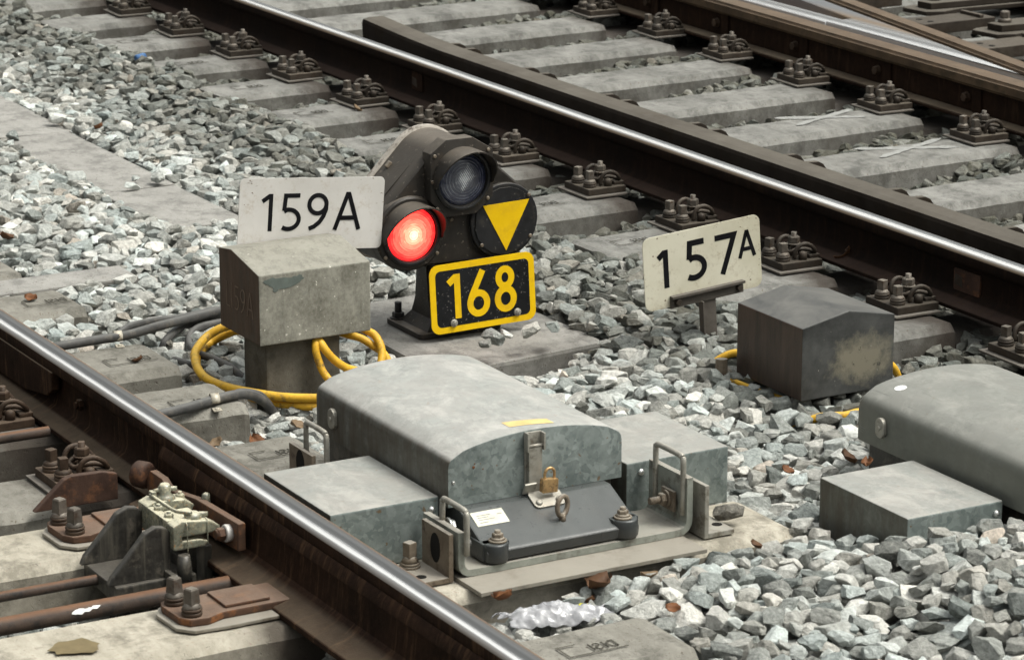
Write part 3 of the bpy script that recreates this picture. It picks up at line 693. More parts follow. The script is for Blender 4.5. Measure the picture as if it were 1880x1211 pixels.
# plates, chairs and sleepers beyond the crossing
for i, (x, y) in enumerate(((1.50, 2.92), (2.19, 2.93), (2.80, 2.80))):
    t_ = empty('slide_chair', (x, y, 0), ['dark block plate with two holes at the top edge of the picture, beyond the crossing', 'dark block plate with two holes beside the crossing, middle of three', 'dark block plate with two holes cut by the right picture edge'][i], 'rail chair', 'rail chairs beyond the crossing')
    mb = MB(); mb.box(-.17, 0, 0, .40, .004, .055, .004); mb.build('block', M['fast'], t_)
    for dx, dy in ((-.115, .06), (-.045, .07)): mb = MB(); mb.cyl((dx, dy, .0548), (dx, dy, .0565), .014); mb.build('bolt_hole', M['hole'], t_)
    mb = MB(); mb.box(-.16, -.01, .32, .34, .055, .07, .003); mb.build('rib', M['fast'], t_)
for i, (x, y) in enumerate(((1.83, 3.10), (2.45, 3.02))):
    t_ = empty('tie_plate', (x, y, .04), ['flat grey bearing plate with a bolt at the upper right', 'flat grey bearing plate cut off by the right picture edge'][i], 'bearing plate', 'bearing plates beyond the crossing')
    mb = MB(); mb.prism([(-.03, 0), (.12, .02), (.15, .10), (.12, .22), (.16, .9), (-.08, .9), (-.06, .2), (-.06, .05)], .0, .02, 'z', .004); mb.prism([(0, .06), (.09, .07), (.10, .20), (.13, .9), (-.05, .9), (-.03, .2)], .021, .05, 'z', .004); mb.build('plate', M['guard'], t_)
    mb = MB(); mb.lathe([(.03, .05), (.03, .062), (.018, .068)], (.02, .14, 0)); mb.nut((.02, .14, .068), .022, .03); mb.build('bolt', M['screw'], t_)
for i, x in enumerate((1.2, 1.80, 2.40, 3.0, 3.6)):
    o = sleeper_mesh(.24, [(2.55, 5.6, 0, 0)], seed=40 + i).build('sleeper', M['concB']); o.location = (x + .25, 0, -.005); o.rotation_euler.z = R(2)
    tag(o, ordw(i) + ' grey concrete sleeper from the left beyond the crossing, upper right corner', 'sleeper', 'concrete sleepers beyond the crossing'); obst.append((x - .1, x + .25, 2.55, 5.6, 0))
o = rail_obj('running_rail', 3.75, .018, .172, -12, 12, [M['railB'], M['headB']], 'farthest rail, beyond the crossing and outside the photo frame'); 

# --- cable trough lids
for i, (x0, x1) in enumerate(((-1.1, -.05), (-.03, 1.02), (1.04, 2.085), (2.10, 3.12), (3.14, 3.78))):
    mb = MB(); mb.box(-(x1 - x0) / 2, (x1 - x0) / 2, -.145, .145, -.09, 0, .006); o = mb.build('trough_lid', M['trough'])
    o.location = ((x0 + x1) / 2, -1.215 + [0, .004, .01, -.012, -.02][i], -.028 - .003 * (i % 2)); o.rotation_euler = (R([0, .4, -.5, .6, -.4][i]), R([.1, -.2, .2, .4, -.6][i]), R([0, .3, -.4, .5, -.6][i]))
    tag(o, ['smooth concrete cable trough lid outside the left edge', 'smooth concrete trough lid farthest back at the left picture edge', 'smooth concrete trough lid meeting the left picture edge below the farther one', 'smooth concrete trough lid with a small stone on its near end', 'smooth concrete trough lid directly behind the 159A sign'][i], 'trough lid', 'concrete cable trough lids')
    obst.append((x0, x1, -1.355, -1.075, -.028))
mb = MB(); mb.box(4.19, 4.36, -3.3, -1.74, -.12, -.012, .006); o = mb.build('trough_lid', M['trough']); tag(o, 'concrete trough lid running crosswise between the sleeper ends at the left', 'trough lid', 'concrete cable trough lids'); obst.append((4.19, 4.36, -2.5, -1.74, -.012))

# ------------------------------------------------------------------ signal
mb = MB(); mb.prism([(4.84, -1.333), (5.619, -1.354), (5.634, -1.18), (5.583, -.775), (5.547, -.755), (4.80, -.77)], -.25, -.06, 'z', .012); sl = mb.build('foundation_slab', M['slab'])
tag(sl, 'flat grey concrete slab under the signal', 'slab'); obst.append((4.82, 5.63, -1.35, -.765, -.06))
sg = empty('ground_signal', (5.209, -1.098, -.06), 'dark dwarf signal with lit red lamp, unlit clear lamp, yellow triangle and number 168', 'railway signal'); sg.scale = (1.0242,) * 3
sgT = Matrix.Translation((-5.40, 1.2, 0))
def smb():
    b = MB(); b.T = sgT.copy(); return b
def hull(cs, n=48):
    pts = []
    for (cy, cz, r) in cs:
        for i in range(n): pts.append((cy + r * math.cos(2 * math.pi * i / n), cz + r * math.sin(2 * math.pi * i / n)))
    pts = sorted(set(pts))
    def half(ps):
        o = []
        for p in ps:
            while len(o) > 1 and (o[-1][0] - o[-2][0]) * (p[1] - o[-2][1]) - (o[-1][1] - o[-2][1]) * (p[0] - o[-2][0]) <= 0: o.pop()
            o.append(p)
        return o
    a = half(pts); b = half(pts[::-1]); return a[:-1] + b[:-1]
# lobes: red (left), clear (top), triangle (right)
LOB = [(-1.375, .330, .108), (-1.222, .475, .115), (-1.062, .332, .116)]
def hullr(d): return hull([(y, z, r + d) for y, z, r in LOB])
base = hullr(0); cyz = (-1.22, .38)
def scaled(pts, s, x): return [(x, cyz[0] + (p[0] - cyz[0]) * s, cyz[1] + (p[1] - cyz[1]) * s) for p in pts]
b = smb(); b.rings([scaled(base, 1.0, 5.325), scaled(base, 1.0, 5.47), scaled(base, .985, 5.492), scaled(base, .95, 5.50)]); smooth_by_angle(b.build('housing', M['signal'], sg), 35)
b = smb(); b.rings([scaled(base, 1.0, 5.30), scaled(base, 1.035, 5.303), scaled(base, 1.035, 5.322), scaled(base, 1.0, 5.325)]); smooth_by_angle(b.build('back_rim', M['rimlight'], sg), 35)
b = smb(); b.prism(rrect(-1.36, -1.25, -.012, .012, .004), 0, .001, 'z')
b.bm.clear() if hasattr(b.bm, 'clear') else None
def lamp(cy, cz, r, lensmat, lensname, dx, square):
    hb = smb()
    if square:
        # near square hood box with cut corners around the upper lamp
        q = .103
        pts = [(cy - q, cz - q * .55), (cy - q * .55, cz - q * 1.05), (cy + q * .45, cz - q * 1.05), (cy + q * 1.0, cz - q * .6), (cy + q * 1.0, cz + q * .75), (cy + q * .35, cz + q * 1.16), (cy - q * .5, cz + q * 1.16), (cy - q, cz + q * .8)]
        hb.prism(pts, 5.485, 5.485 + dx, 'x', .005)
    else:
        hb.lathe([(.111, 0), (.110, dx * .8), (.104, dx)], (5.485, cy, cz), (1, 0, 0), 48)
    fr = hb.build('lamp_frame', M['signal'], sg); smooth_by_angle(fr, 35)
    xf = 5.485 + dx
    rb = smb(); rb.lathe([(r + .004, -.002), (r + .013, 0), (r + .013, .008), (r + .006, .012), (r + .001, .010), (r, .001)], (xf, cy, cz), (1, 0, 0), 48, True, False); smooth_by_angle(rb.build('lens_ring', M['signalf'], sg), 40)
    # domed lens, own origin at its centre so rings follow it
    lb = MB(); R_ = r
    prof = [(R_, 0), (R_ * .97, .004), (R_ * .85, .009), (R_ * .65, .014), (R_ * .4, .018), (R_ * .2, .0195), (0, .020)]
    lb.lathe(prof, (0, 0, 0), (1, 0, 0), 48, True, False)
    lo = lb.build('lens', lensmat, sg); lo.location = (xf - .002 - 5.40, cy + 1.2, cz)
    # visor: half tube, longest at the top, cut back along the sides
    vb = bmesh.new(); ro = r + .016; n = 40; rows = []
    for i in range(n + 1):
        a = R(-12 + 204 * i / n)            # from right side over the top to left side
        up_ = max(0, math.sin(a)); L = .026 + .062 * up_ ** .8
        if i in (0, n): L = .012
        row = []
        for rr_, x in ((ro, xf), (ro, xf + L), (ro - .004, xf + L), (ro - .004, xf)):
            row.append(vb.verts.new((x, cy + rr_ * math.cos(a), cz + rr_ * math.sin(a))))
        rows.append(row)
    for i in range(n):
        for j in range(3): f = vb.faces.new((rows[i][j], rows[i][j + 1], rows[i + 1][j + 1], rows[i + 1][j])); f.smooth = True
    vb.faces.new(rows[0]); vb.faces.new(rows[-1][::-1]); bmesh.ops.recalc_face_normals(vb, faces=vb.faces[:])
    v = smb(); v.add(vb); vo = v.build('visor', M['signal'], sg); smooth_by_angle(vo, 40)
    return xf
xf1 = lamp(-1.372, .328, .080, M['lensred'], 'red', .030, False)
xf2 = lamp(-1.216, .478, .079, M['lensclear'], 'clear', .052, True)
# round cover plate with the yellow triangle
b = smb(); cp = (-1.063, .332)
b.lathe([(.112, 0), (.112, .014), (.109, .017)], (5.497, *cp), (1, 0, 0), 48); b.build('round_cover', M['signalf'], sg)
pp = [(cp[0] + .101 * math.cos(R(a)), cp[1] + .101 * math.sin(R(a))) for a in (-8, 20, 45, 62, 80, 100, 118, 135, 160, 188, 205, 225, 243, 262, 282, 300, 318, 338)]
b = smb(); b.prism(pp, 5.514, 5.519, 'x', .001); cv = b.build('cover_plate', M['signalf'], sg)
b = smb(); b.prism([(-1.138, .385), (-.984, .389), (-1.061, .243)], 5.519, 5.5205, 'x'); b.build('yellow_triangle', M['yellow'], cv)
for (y, z, x) in ((-1.135, .402, 5.519), (-.985, .402, 5.519), (-1.142, .268, 5.519), (-.980, .278, 5.519), (-1.305, .553, xf2), (-1.312, .478, xf2), (-1.298, .398, xf2), (-1.132, .412, xf2), (-1.13, .555, xf2), (-1.455, .268, xf1), (-1.288, .262, xf1), (-1.232, .352, 5.50)):
    b = smb(); b.lathe([(.0058, 0), (.0058, .003), (.0035, .0048)], (x - .0005, y, z), (1, 0, 0), 12); b.build('screw', M['zincdark'], sg)
b = smb(); b.tube([(5.505, -1.165, .41), (5.507, -1.18, .37), (5.507, -1.178, .32), (5.507, -1.165, .27), (5.507, -1.13, .235)], .0016, 6, 4); b.build('edge_wire', M['hole'], sg)
b = smb(); b.prism([(5.34, .44), (5.44, .44), (5.44, .60), (5.34, .60)], -1.335, -1.3345, 'y'); b.bm.clear()
# side cover strip and hook on the sloping upper left flank
dirv = Vector((0, LOB[1][0] - LOB[0][0], LOB[1][1] - LOB[0][1])).normalized(); nrm = Vector((0, -dirv.z, dirv.y))
mid = Vector((5.40, LOB[0][0], LOB[0][1])) + nrm * .1115 + dirv * .115
b = smb(); T = Matrix((Vector((1, 0, 0)), dirv, nrm)).transposed().to_4x4(); T.translation = mid; b.T = sgT @ T
b.box(-.06, .055, -.115, .10, -.006, .0025, .002); b.build('flank_strip', M['signal'], sg)
b = smb(); b.T = sgT @ T; b.box(-.045, -.030, .0, .022, .002, .012, .003); b.build('flank_catch', M['zincdark'], sg)
# pedestal
b = smb(); b.prism(rrect(5.27, 5.50, -1.335, -1.06, .02), .002, .018, 'z', .003); b.build('base_plate', M['signal'], sg)
b = smb(); b.rings([[(5.40 + sx * a, -1.20 + sy * c_, z) for sx, sy in ((-1, -1), (1, -1), (1, 1), (-1, 1))] for a, c_, z in ((.085, .105, .018), (.065, .078, .05), (.056, .062, .12), (.056, .064, .26))], True, True, False); b.build('pedestal', M['signal'], sg)
for y in (-1.275, ):
    for yy in (y, -1.12):
        b = smb(); b.prism([(5.33, .018), (5.47, .018), (5.44, .10), (5.43, .20), (5.37, .20), (5.36, .10)], yy - .004, yy + .004, 'y'); b.build('pedestal_rib', M['signal'], sg)
for x, y in ((5.30, -1.305), (5.30, -1.09)):
    b = smb(); b.lathe([(.024, 0), (.024, .004)], (x, y, .018)); b.nut((x, y, .022), .018, .016); b.cyl((x, y, .02), (x, y, .068), .0105, .0105, 12); b.build('anchor_bolt', M['signalf'], sg)
# number plate 168
np_ = MB(); w_, h_ = .345, .205
np_.prism(rrect(0, w_, 0, h_, .028), 0, .003, 'x', .0006); npl = np_.build('number_plate', M['yellow'], sg); npl.location = (5.54 - 5.40, -1.320 + 1.2, .024); npl.rotation_euler = (R(1.2), R(-3), R(-1))
b = MB(); b.prism(rrect(.019, w_ - .019, .019, h_ - .019, .016), .003, .0036, 'x'); b.build('black_field', M['boardblack'], npl)
b = MB(); write(b, '168', .060, .040, .132, .15, .0036, .0007, .13, .98); b.build('number_168', M['yellow'], npl)
for (y, z) in ((.072, .028), (.282, .030)):
    b = MB(); b.lathe([(.0115, .003), (.0115, .007), (.009, .0085)], (0, y, z), (1, 0, 0), 18); b.nut((.008, y, z), .0075, .005, (1, 0, 0)); b.lathe([(.003, .013), (.003, .015)], (0, y, z), (1, 0, 0), 8); b.build('plate_bolt', M['zinc'], npl)
b = smb(); b.box(5.45, 5.54, -1.24, -1.20, .07, .10, .003); b.box(5.45, 5.54, -1.07, -1.03, .07, .10, .003); b.build('plate_bracket', M['signal'], sg)

# ------------------------------------------------------------------ sign 159A, its box
s1 = empty('number_sign', (5.326, -1.837, .2925), 'white enamel number sign reading 159A behind the concrete junction box', 'sign')
s1.rotation_euler = (R(-5.5), R(-2), 0); s1.scale = (.986,) * 3
b = MB(); b.prism(rrect(0, .470, 0, .214, .016), 0, .003, 'x', .0006); b.build('sign_plate', M['white1'], s1)
b = MB(); b.T = Matrix.Translation((.003, 0, 0)); write(b, '159A', .074, .058, .110, .118, 0, .0006, .15, 1.13); b.build('number_159A', M['digitblack'], s1)
b = MB(); b.box(-.012, -.001, .10, .13, -.18, .05, .002); b.box(-.012, -.001, .30, .33, -.18, .05, .002); b.build('sign_bracket', M['zincdark'], s1)
b = MB()
rn = random.Random(4)
for i in range(14):
    y = rn.choice([rn.uniform(.004, .05), rn.uniform(.44, .464), rn.uniform(.01, .46)]); z = rn.uniform(.13, .208) if y < .06 or y > .43 else rn.choice([rn.uniform(.203, .211), rn.uniform(.002, .008)])
    L = rn.uniform(.004, .016); b.prism([(y, z), (y + L, z + rn.uniform(-.004, .002)), (y + L * .6, z + .002)], .003, .0033, 'x')
b.build('rust_chips', M['scratch'], s1)
j1 = empty('junction_box', (5.333, -1.895, .086), 'grey brown junction box with sloped lid on a concrete post, before the 159A sign', 'junction box', 'roofed junction boxes'); j1.scale = (.986,) * 3
b = MB(); b.prism([(0, 0), (.272, 0), (.272, .206), (.085, .244), (.0, .232)], 0, .352, 'y', .004); b.build('lid', M['lid159'], j1)
b = MB(); b.box(.08, .235, .036, .270, -.26, .0, .006); b.build('post', M['post'], j1); obst.append((5.40, 5.57, -1.865, -1.625, 0.05))
b = MB(); b.T = Matrix.Translation((.05, -.0006, .07)) @ Matrix.Rotation(R(-90), 4, 'Z'); write(b, 'LI59A', 0, 0, .075, .05, 0, .0006, .12, .8)
b.build('scratched_number', M['scratch'], j1)
b = MB()
rn = random.Random(8)
for (c0, c1, a0, b0) in ((.075, .178, .050, .018), (.035, .186, .020, .012), (.118, .184, .022, .013), (.052, .160, .010, .007)):
    b.prism([(c0 + a0 * math.cos(a) * rn.uniform(.75, 1.15), c1 + b0 * math.sin(a) * rn.uniform(.6, 1.15)) for a in np.linspace(0, 6.0, 17)], .2725, .2730 + .0001 * rn.random(), 'x')
b.build('paint_patch', flat('grey_green_paint', (.12, .14, .125), .7), j1)

# ------------------------------------------------------------------ sign 157A, its box
s2 = empty('number_sign', (5.82, -.765, .086), 'yellowed rusty number sign reading 157A on a short steel post', 'sign'); s2.rotation_euler = (R(4.3), 0, 0)
b = MB(); b.prism(rrect(0, .405, 0, .221, .024), 0, .003, 'x', .0006); b.build('sign_plate', M['white2'], s2)
b = MB(); b.T = Matrix.Translation((.003, 0, 0))
write(b, '1', .050, .060, .115, .15, 0, .0006); write(b, '5', .142, .066, .118, .15, 0, .0006, .1, 1.12); write(b, '7', .246, .062, .120, .145, 0, .0006, .1, 1.12); write(b, 'A', .328, .098, .080, .15, 0, .0006, .1, 1.02)
b.build('number_157A', M['digitblack'], s2)
b = MB()
rn = random.Random(14)
for i in range(30):
    y = rn.uniform(.006, .396); z = rn.choice([rn.uniform(.004, .03), rn.uniform(.207, .218), rn.uniform(.02, .2)])
    if 0.06 < z < .18 and .04 < y < .39: y = rn.choice([rn.uniform(.003, .03), rn.uniform(.392, .401)])
    L = rn.uniform(.002, .007); b.prism([(y, z), (y + L, z - L * .3), (y + L * .7, z + L * .6)], .003, .0034, 'x')
b.build('rust_chips', M['scratch'], s2)
b = MB(); b.prism([(.082, -.004), (.082, .034), (.335, .034), (.335, -.004)], .004, .009, 'x', .001); b.box(.009, .022, .082, .335, .026, .034, .001); b.build('cross_bar', M['pad'], s2)
for y in (.105, .318):
    b = MB(); b.lathe([(.011, .009), (.011, .012)], (0, y, .013), (1, 0, 0)); b.nut((.012, y, .013), .010, .008, (1, 0, 0)); b.build('bar_bolt', M['fast'], s2)
b = MB(); b.box(-.004, .004, .185, .240, -.26, .02, .001); b.box(.004, .02, .185, .190, -.26, -.002, .001); b.build('post', M['pad'], s2)
j2 = empty('junction_box', (6.215, -.708, -.004), 'dark grey steel junction box with ridged roof and flaked pale patch on its front', 'junction box', 'roofed junction boxes')
b = MB(); b.prism([(0, 0), (.308, 0), (.308, .207), (.155, .236), (0, .205)], 0, .320, 'x', .003); b.build('lid', M['lid157'], j2)
b = MB(); b.box(.07, .25, .07, .24, -.2, .0, .004); b.build('post', M['post'], j2); obst.append((6.28, 6.47, -.64, -.46, 0.0))
b = MB(); b.cyl((6.205, -.752, -.12), (6.195, -.745, .038), .019, .017, 10, False); tag(b.build('short_stake', M['zincdark']), 'short grey steel stake in the stones beside the dark junction box', 'stake')

# ------------------------------------------------------------------ cables
def cable(name, pts, r, mat, label, group, cat='cable'):
    b = MB(); b.tube([(p_[0], p_[1] + mnoise.noise(Vector(p_) * 7) * .004, p_[2]) for p_ in pts], r * .9, 10, 6); o = b.build(name, M[mat]); return tag(o, label, cat, group)
cable('signal_cable', [(5.13, -2.46, .022), (5.108, -2.304, .022), (5.097, -2.179, .022), (5.092, -2.083, .022), (5.007, -1.951, .01), (4.913, -1.833, -.01), (4.801, -1.651, -.03), (4.7, -1.45, -.05)], .0155, 'rubber', 'black cable clipped along the far sleeper end and running under the 159A box', 'black cables')
cable('signal_cable', [(5.06, -2.10, .02), (4.932, -2.006, -.0), (4.842, -1.882, -.02), (4.814, -1.79, -.03), (4.743, -1.625, -.04)], .0125, 'rubber', 'thin grey cable just behind the clipped black cable', 'black cables')
cable('signal_cable', [(4.80, -1.62, -.04), (4.813, -1.689, -.04), (4.85, -1.766, -.04), (4.905, -1.85, -.04), (4.978, -1.921, -.05), (4.97, -1.93, -.09), (4.90, -1.90, -.13)], .0135, 'rubber', 'grey cable arching down into the stones left of the yellow coil', 'black cables')
cable('signal_cable', [(4.86, -1.64, -.05), (4.862, -1.699, -.05), (4.881, -1.764, -.05), (4.942, -1.821, -.05), (5.007, -1.852, -.06), (5.102, -1.87, -.06), (5.164, -1.847, -.065), (5.251, -1.829, -.075), (5.32, -1.80, -.11)], .0135, 'rubber', 'grey cable curving inside the yellow coil towards the concrete post', 'black cables')
cable('signal_cable', [(5.0, -1.93, -.09), (5.132, -1.93, -.072), (5.184, -1.915, -.072), (5.171, -1.863, -.09)], .0125, 'rubber', 'short grey cable piece crossing under the left side of the yellow coil', 'black cables')
cable('signal_cable', [(5.87, -2.45, .017), (5.846, -2.284, .017), (5.836, -2.243, .017), (5.826, -2.203, .017), (5.793, -2.114, .017), (5.779, -2.06, .016), (5.75, -2.01, .004), (5.707, -1.956, -.025), (5.69, -1.919, -.055), (5.658, -1.878, -.1)], .0155, 'rubber', 'grey cable lying along the front edge of the sleeper and bending into the stones', 'black cables')
cable('signal_cable', [(5.75, -2.05, .0), (5.703, -2.01, -.005), (5.687, -1.97, -.015), (5.671, -1.929, -.035), (5.623, -1.88, -.08)], .0135, 'rubber', 'second grey cable bending down beside the first at the sleeper end', 'black cables')
for i, (x, y, z) in enumerate(((5.094, -2.115, .02), (5.800, -2.125, .017))):
    b = MB(); b.T = Matrix.Translation((x, y, z)) @ Matrix.Rotation(R(-12), 4, 'Z')
    n = 10; b.rings([[(rr * math.cos(R(a)), yy, rr * math.sin(R(a))) for (rr, yy) in ((.0175, -.012), (.0175, .012), (.0195, .012), (.0195, -.012))] for a in np.linspace(-10, 190, n)], True, True, True)
    b.box(.016, .045, -.012, .012, -.0195, -.0165); b.lathe([(.007, 0), (.006, .004)], (.033, 0, -.0165)); tag(b.build('cable_clip', M['clip']), ['pale metal clip over the black cable on the farther sleeper end', 'pale metal clip over the grey cable on the nearer sleeper end'][i], 'cable clip', 'cable clips')
Y = 'yellow hoses round the concrete post'
cable('yellow_hose', [(5.30, -1.70, .045), (5.20, -1.70, .04), (5.132, -1.749, .02), (5.105, -1.765, .01), (5.098, -1.802, .0), (5.102, -1.845, -.02), (5.18, -1.907, -.03), (5.243, -1.938, -.04), (5.311, -1.956, -.05), (5.375, -1.955, -.06), (5.478, -1.936, -.06), (5.577, -1.885, -.06), (5.639, -1.833, -.06), (5.685, -1.769, -.06), (5.74, -1.66, -.06), (5.75, -1.55, -.07)], .0145, 'yellowc', 'upper yellow hose looping round the left and front of the concrete post', Y)
cable('yellow_hose', [(5.2, -1.68, .02), (5.104, -1.733, -.01), (5.082, -1.755, -.02), (5.05, -1.802, -.05), (5.101, -1.861, -.06), (5.149, -1.893, -.07), (5.243, -1.921, -.085), (5.352, -1.934, -.085), (5.459, -1.909, -.085), (5.57, -1.863, -.085), (5.637, -1.817, -.085), (5.69, -1.76, -.085), (5.73, -1.65, -.085)], .0135, 'yellowc', 'lower yellow hose showing beneath the upper one round the post', Y)
cable('yellow_hose', [(5.50, -1.69, .10), (5.56, -1.699, .079), (5.585, -1.717, .07), (5.595, -1.721, .047), (5.60, -1.714, .018), (5.61, -1.706, -.01), (5.63, -1.692, -.036), (5.66, -1.68, -.056)], .0125, 'yellowc', 'yellow hose hanging steeply from the box down its right side', Y)
cable('yellow_hose', [(5.50, -1.70, .10), (5.56, -1.703, .083), (5.590, -1.704, .068), (5.605, -1.692, .044), (5.61, -1.67, .018), (5.61, -1.635, -.009), (5.60, -1.591, -.029), (5.58, -1.529, -.054)], .0135, 'yellowc', 'yellow hose sweeping from the box towards the grey cover', Y)
cable('yellow_hose', [(5.45, -1.54, .075), (5.50, -1.515, .058), (5.53, -1.502, .049), (5.56, -1.498, .029), (5.58, -1.502, .002), (5.60, -1.519, -.028)], .0135, 'yellowc', 'yellow hose dropping at the box corner beside the slab', Y)
cable('yellow_hose', [(5.46, -1.60, .06), (5.50, -1.571, .051), (5.52, -1.541, .042), (5.54, -1.508, .018), (5.56, -1.486, -.002), (5.58, -1.477, -.032)], .0125, 'yellowc', 'yellow hose crossing behind the outermost one beside the slab', Y)
Y2 = 'yellow hoses at the dark junction box'
cable('yellow_hose', [(6.30, -.60, .02), (6.18, -.615, .02), (6.116, -.640, .02), (6.093, -.664, .01), (6.076, -.689, -.01), (6.056, -.70, -.03), (5.96, -.69, -.07)], .0125, 'yellowc', 'yellow hose emerging left of the dark junction box', Y2)
cable('yellow_hose', [(6.34, -.40, .04), (6.418, -.345, .03), (6.425, -.31, .0), (6.391, -.264, -.06)], .012, 'yellowc', 'orange yellow hose stub right of the dark junction box', Y2)
cable('yellow_hose', [(6.18, -.74, -.02), (6.219, -.73, -.02), (6.26, -.725, -.02), (6.34, -.70, -.03), (6.48, -.663, -.035)], .009, 'yellowc', 'thin yellow hose under the front left edge of the dark junction box', Y2)
cable('yellow_hose', [(6.56, -.76, -.07), (6.61, -.70, -.03), (6.644, -.641, -.025), (6.657, -.583, -.02), (6.68, -.50, -.05)], .013, 'yellowc', 'yellow hose piece showing behind the farther cover', Y2)

# ------------------------------------------------------------------ point machine covers
def arc_cover(L, y0, y1, zb, zs, za, rc):
    """cover section in (y,z), extruded along x 0..L"""
    prof = [(y0, zb), (y0, zs - rc)]
    cx = (y0 + y1) / 2; hw = (y1 - y0) / 2
    def top(y): u = (y - cx) / hw; return zs + (za - zs) * (1 - u * u) ** .8 if abs(u) < 1 else zs
    for a in (25, 50, 70): prof.append((y0 + rc - rc * math.cos(R(a)), zs - rc + rc * math.sin(R(a)) * 1.15))
    for i in range(1, 24):
        y = y0 + rc + (y1 - y0 - 2 * rc) * i / 24; prof.append((y, max(top(y), zs + .002)))
    for a in (70, 50, 25): prof.append((y1 - rc + rc * math.cos(R(a)), zs - rc + rc * math.sin(R(a)) * 1.15))
    prof += [(y1, zs - rc), (y1, zb)]
    def ring(x, ins):
        cz = (zb + za) / 2
        return [(x, y + (cx - y) / hw * ins, z + (-(1) if z > cz else 0) * ins) for y, z in prof]
    return ring
def machine(ox, oy, oz, L, rc, mats, label, sb=(.32, .68, -.29, -.008), sr=(.34, .68, .505, .797)):
    t_ = empty('point_machine', (ox, oy, oz), label, 'point machine', 'galvanised point machine covers')
    ring = arc_cover(L, 0, .474, .125, .243, .283, rc)
    b = MB(); b.rings([ring(0, .016), ring(.004, .006), ring(.014, .001), ring(.03, 0), ring(.2, 0), ring(.4, 0), ring(.6, 0), ring(L - .007, 0), ring(L - .001, .0015), ring(L, .005)], True, True, True)
    cv = b.build('cover', M[mats[0]], t_); smooth_by_angle(cv, 28)
    for nm, (x0, x1, y0, y1, z1) in {'side_box': (*sb, .147)}.items():
        b = MB(); b.box(x0, x1, y0, y1, .0, z1, .004); s_ = b.build(nm, M[mats[1]], t_)
        b = MB(); b.lathe([(.009, 0), (.009, .003), (.006, .007), (.002, .009)], (x1, y1 - .02, .118), (1, 0, 0), 14); b.build('screw', M['shiny'], s_)
    b = MB(); b.box(*sr, .0, .144, .004); s_ = b.build('side_box', M[mats[1]], t_)
    b = MB(); b.lathe([(.009, 0), (.009, .003), (.006, .007), (.002, .009)], (.68, .545, .118), (1, 0, 0), 14); b.build('screw', M['shiny'], s_)
    b = MB(); b.prism(rrect(.10, .134, .158, .21, .016), -.012, 0.0, 'y', .003); b.cyl((.117, .0, .184), (.117, -.016, .184), .006); b.build('lock_cap', M['zinc'], t_)
    b = MB(); b.lathe([(.005, 0), (.003, .004)], (L, .014, .185), (1, 0, 0), 10); b.build('rivet', M['shiny'], cv)
    b = MB(); b.box(.02, L - .01, .03, .45, .02, .13, .004); b.build('inner_case', M['black'], t_)
    return t_, cv
pm, cvr = machine(6.48, -2.153, 0, .71, .022, ('galv', 'galv2'), 'galvanised point machine with padlocked curved lid and lifting handles in the foreground')
obst += [(6.48, 7.2, -2.15, -1.68, .12), (6.8, 7.16, -2.44, -2.16, .12), (6.82, 7.16, -1.65, -1.355, .12), (7.15, 7.46, -2.21, -1.60, .03)]
def P1(b=None):
    b = b or MB(); b.T = Matrix.Translation((-6.48, 2.153, 0)); return b
b = P1(); b.box(7.17, 7.457, -2.212, -1.606, .002, .012, .0015); b.build('base_sheet', M['plate'], pm)
# bed plate: bent U section
th = .016; path = [(-2.205, .118), (-2.205, .045)] + [(-2.180 - .025 * math.cos(R(a)), .042 - .025 * math.sin(R(a))) for a in (20, 45, 70)] + [(-2.17, .0172), (-1.625, .0172)] + [(-1.617 + .028 * math.sin(R(a)), .045 - .028 * math.cos(R(a))) for a in (20, 45, 70)] + [(-1.589, .05), (-1.589, .150)]
outer = []; inner = []
for i, p in enumerate(path):
    a = Vector(path[max(0, i - 1)]); c_ = Vector(path[min(len(path) - 1, i + 1)]); t2 = (c_ - a).normalized(); n2_ = Vector((-t2.y, t2.x)) * th / 2
    outer.append((p[0] - n2_.x, p[1] - n2_.y + .004)); inner.append((p[0] + n2_.x, p[1] + n2_.y + .004))
b = P1(); m_ = len(path); q = bmesh.new()
vs = [[q.verts.new((x, pt[0], pt[1])) for pt in outer + inner[::-1]] for x in (7.18, 7.352)]
nn_ = len(vs[0])
for i in range(nn_): f = q.faces.new((vs[0][i], vs[0][(i + 1) % nn_], vs[1][(i + 1) % nn_], vs[1][i]))
for v_ in vs:
    for i in range(m_ - 1): q.faces.new((v_[i], v_[i + 1], v_[nn_ - 2 - i], v_[nn_ - 1 - i]))
bmesh.ops.recalc_face_normals(q, faces=q.faces[:]); b.add(q); b.build('bed_plate', M['frame'], pm)
# slate grey casting with sloped top and two ears
b = P1(); b.prism([(7.12, .034), (7.346, .034), (7.349, .058), (7.345, .063), (7.215, .124), (7.12, .124)], -2.136, -1.727, 'y', .004)
for y in (-2.106, -1.757): b.lathe([(.030, 0), (.032, .003), (.032, .040), (.029, .044)], (7.330, y, .034), (0, 0, 1), 28)
b.box(7.27, 7.336, -2.141, -2.071, .0345, .078, .003); b.box(7.27, 7.336, -1.792, -1.722, .0345, .078, .003)
ca = b.build('front_casting', M['cast'], pm)
for y in (-2.100, -1.763):
    b = P1(); b.lathe([(.021, 0), (.022, .002), (.022, .004), (.020, .006)], (7.332, y, .078)); b.lathe([(.019, 0), (.0135, .005)], (7.332, y, .084)); b.nut((7.332, y, .084), .0135, .015); b.cyl((7.332, y, .093), (7.332, y, .106), .008, .007, 10); b.build('casting_bolt', M['zincdark'], ca)
sl_ = math.atan2(.060, .119)
TS = Matrix.Translation((7.215, 0, .1265)) @ Matrix.Rotation(sl_, 4, 'Y')     # local x runs down the slope, z out of it
b = P1(); b.T = b.T @ TS; b.box(.018, .064, -2.118, -2.034, -.002, .0006); nmp = b.build('name_plate', M['paper'], ca)
b = P1(); b.T = b.T @ TS
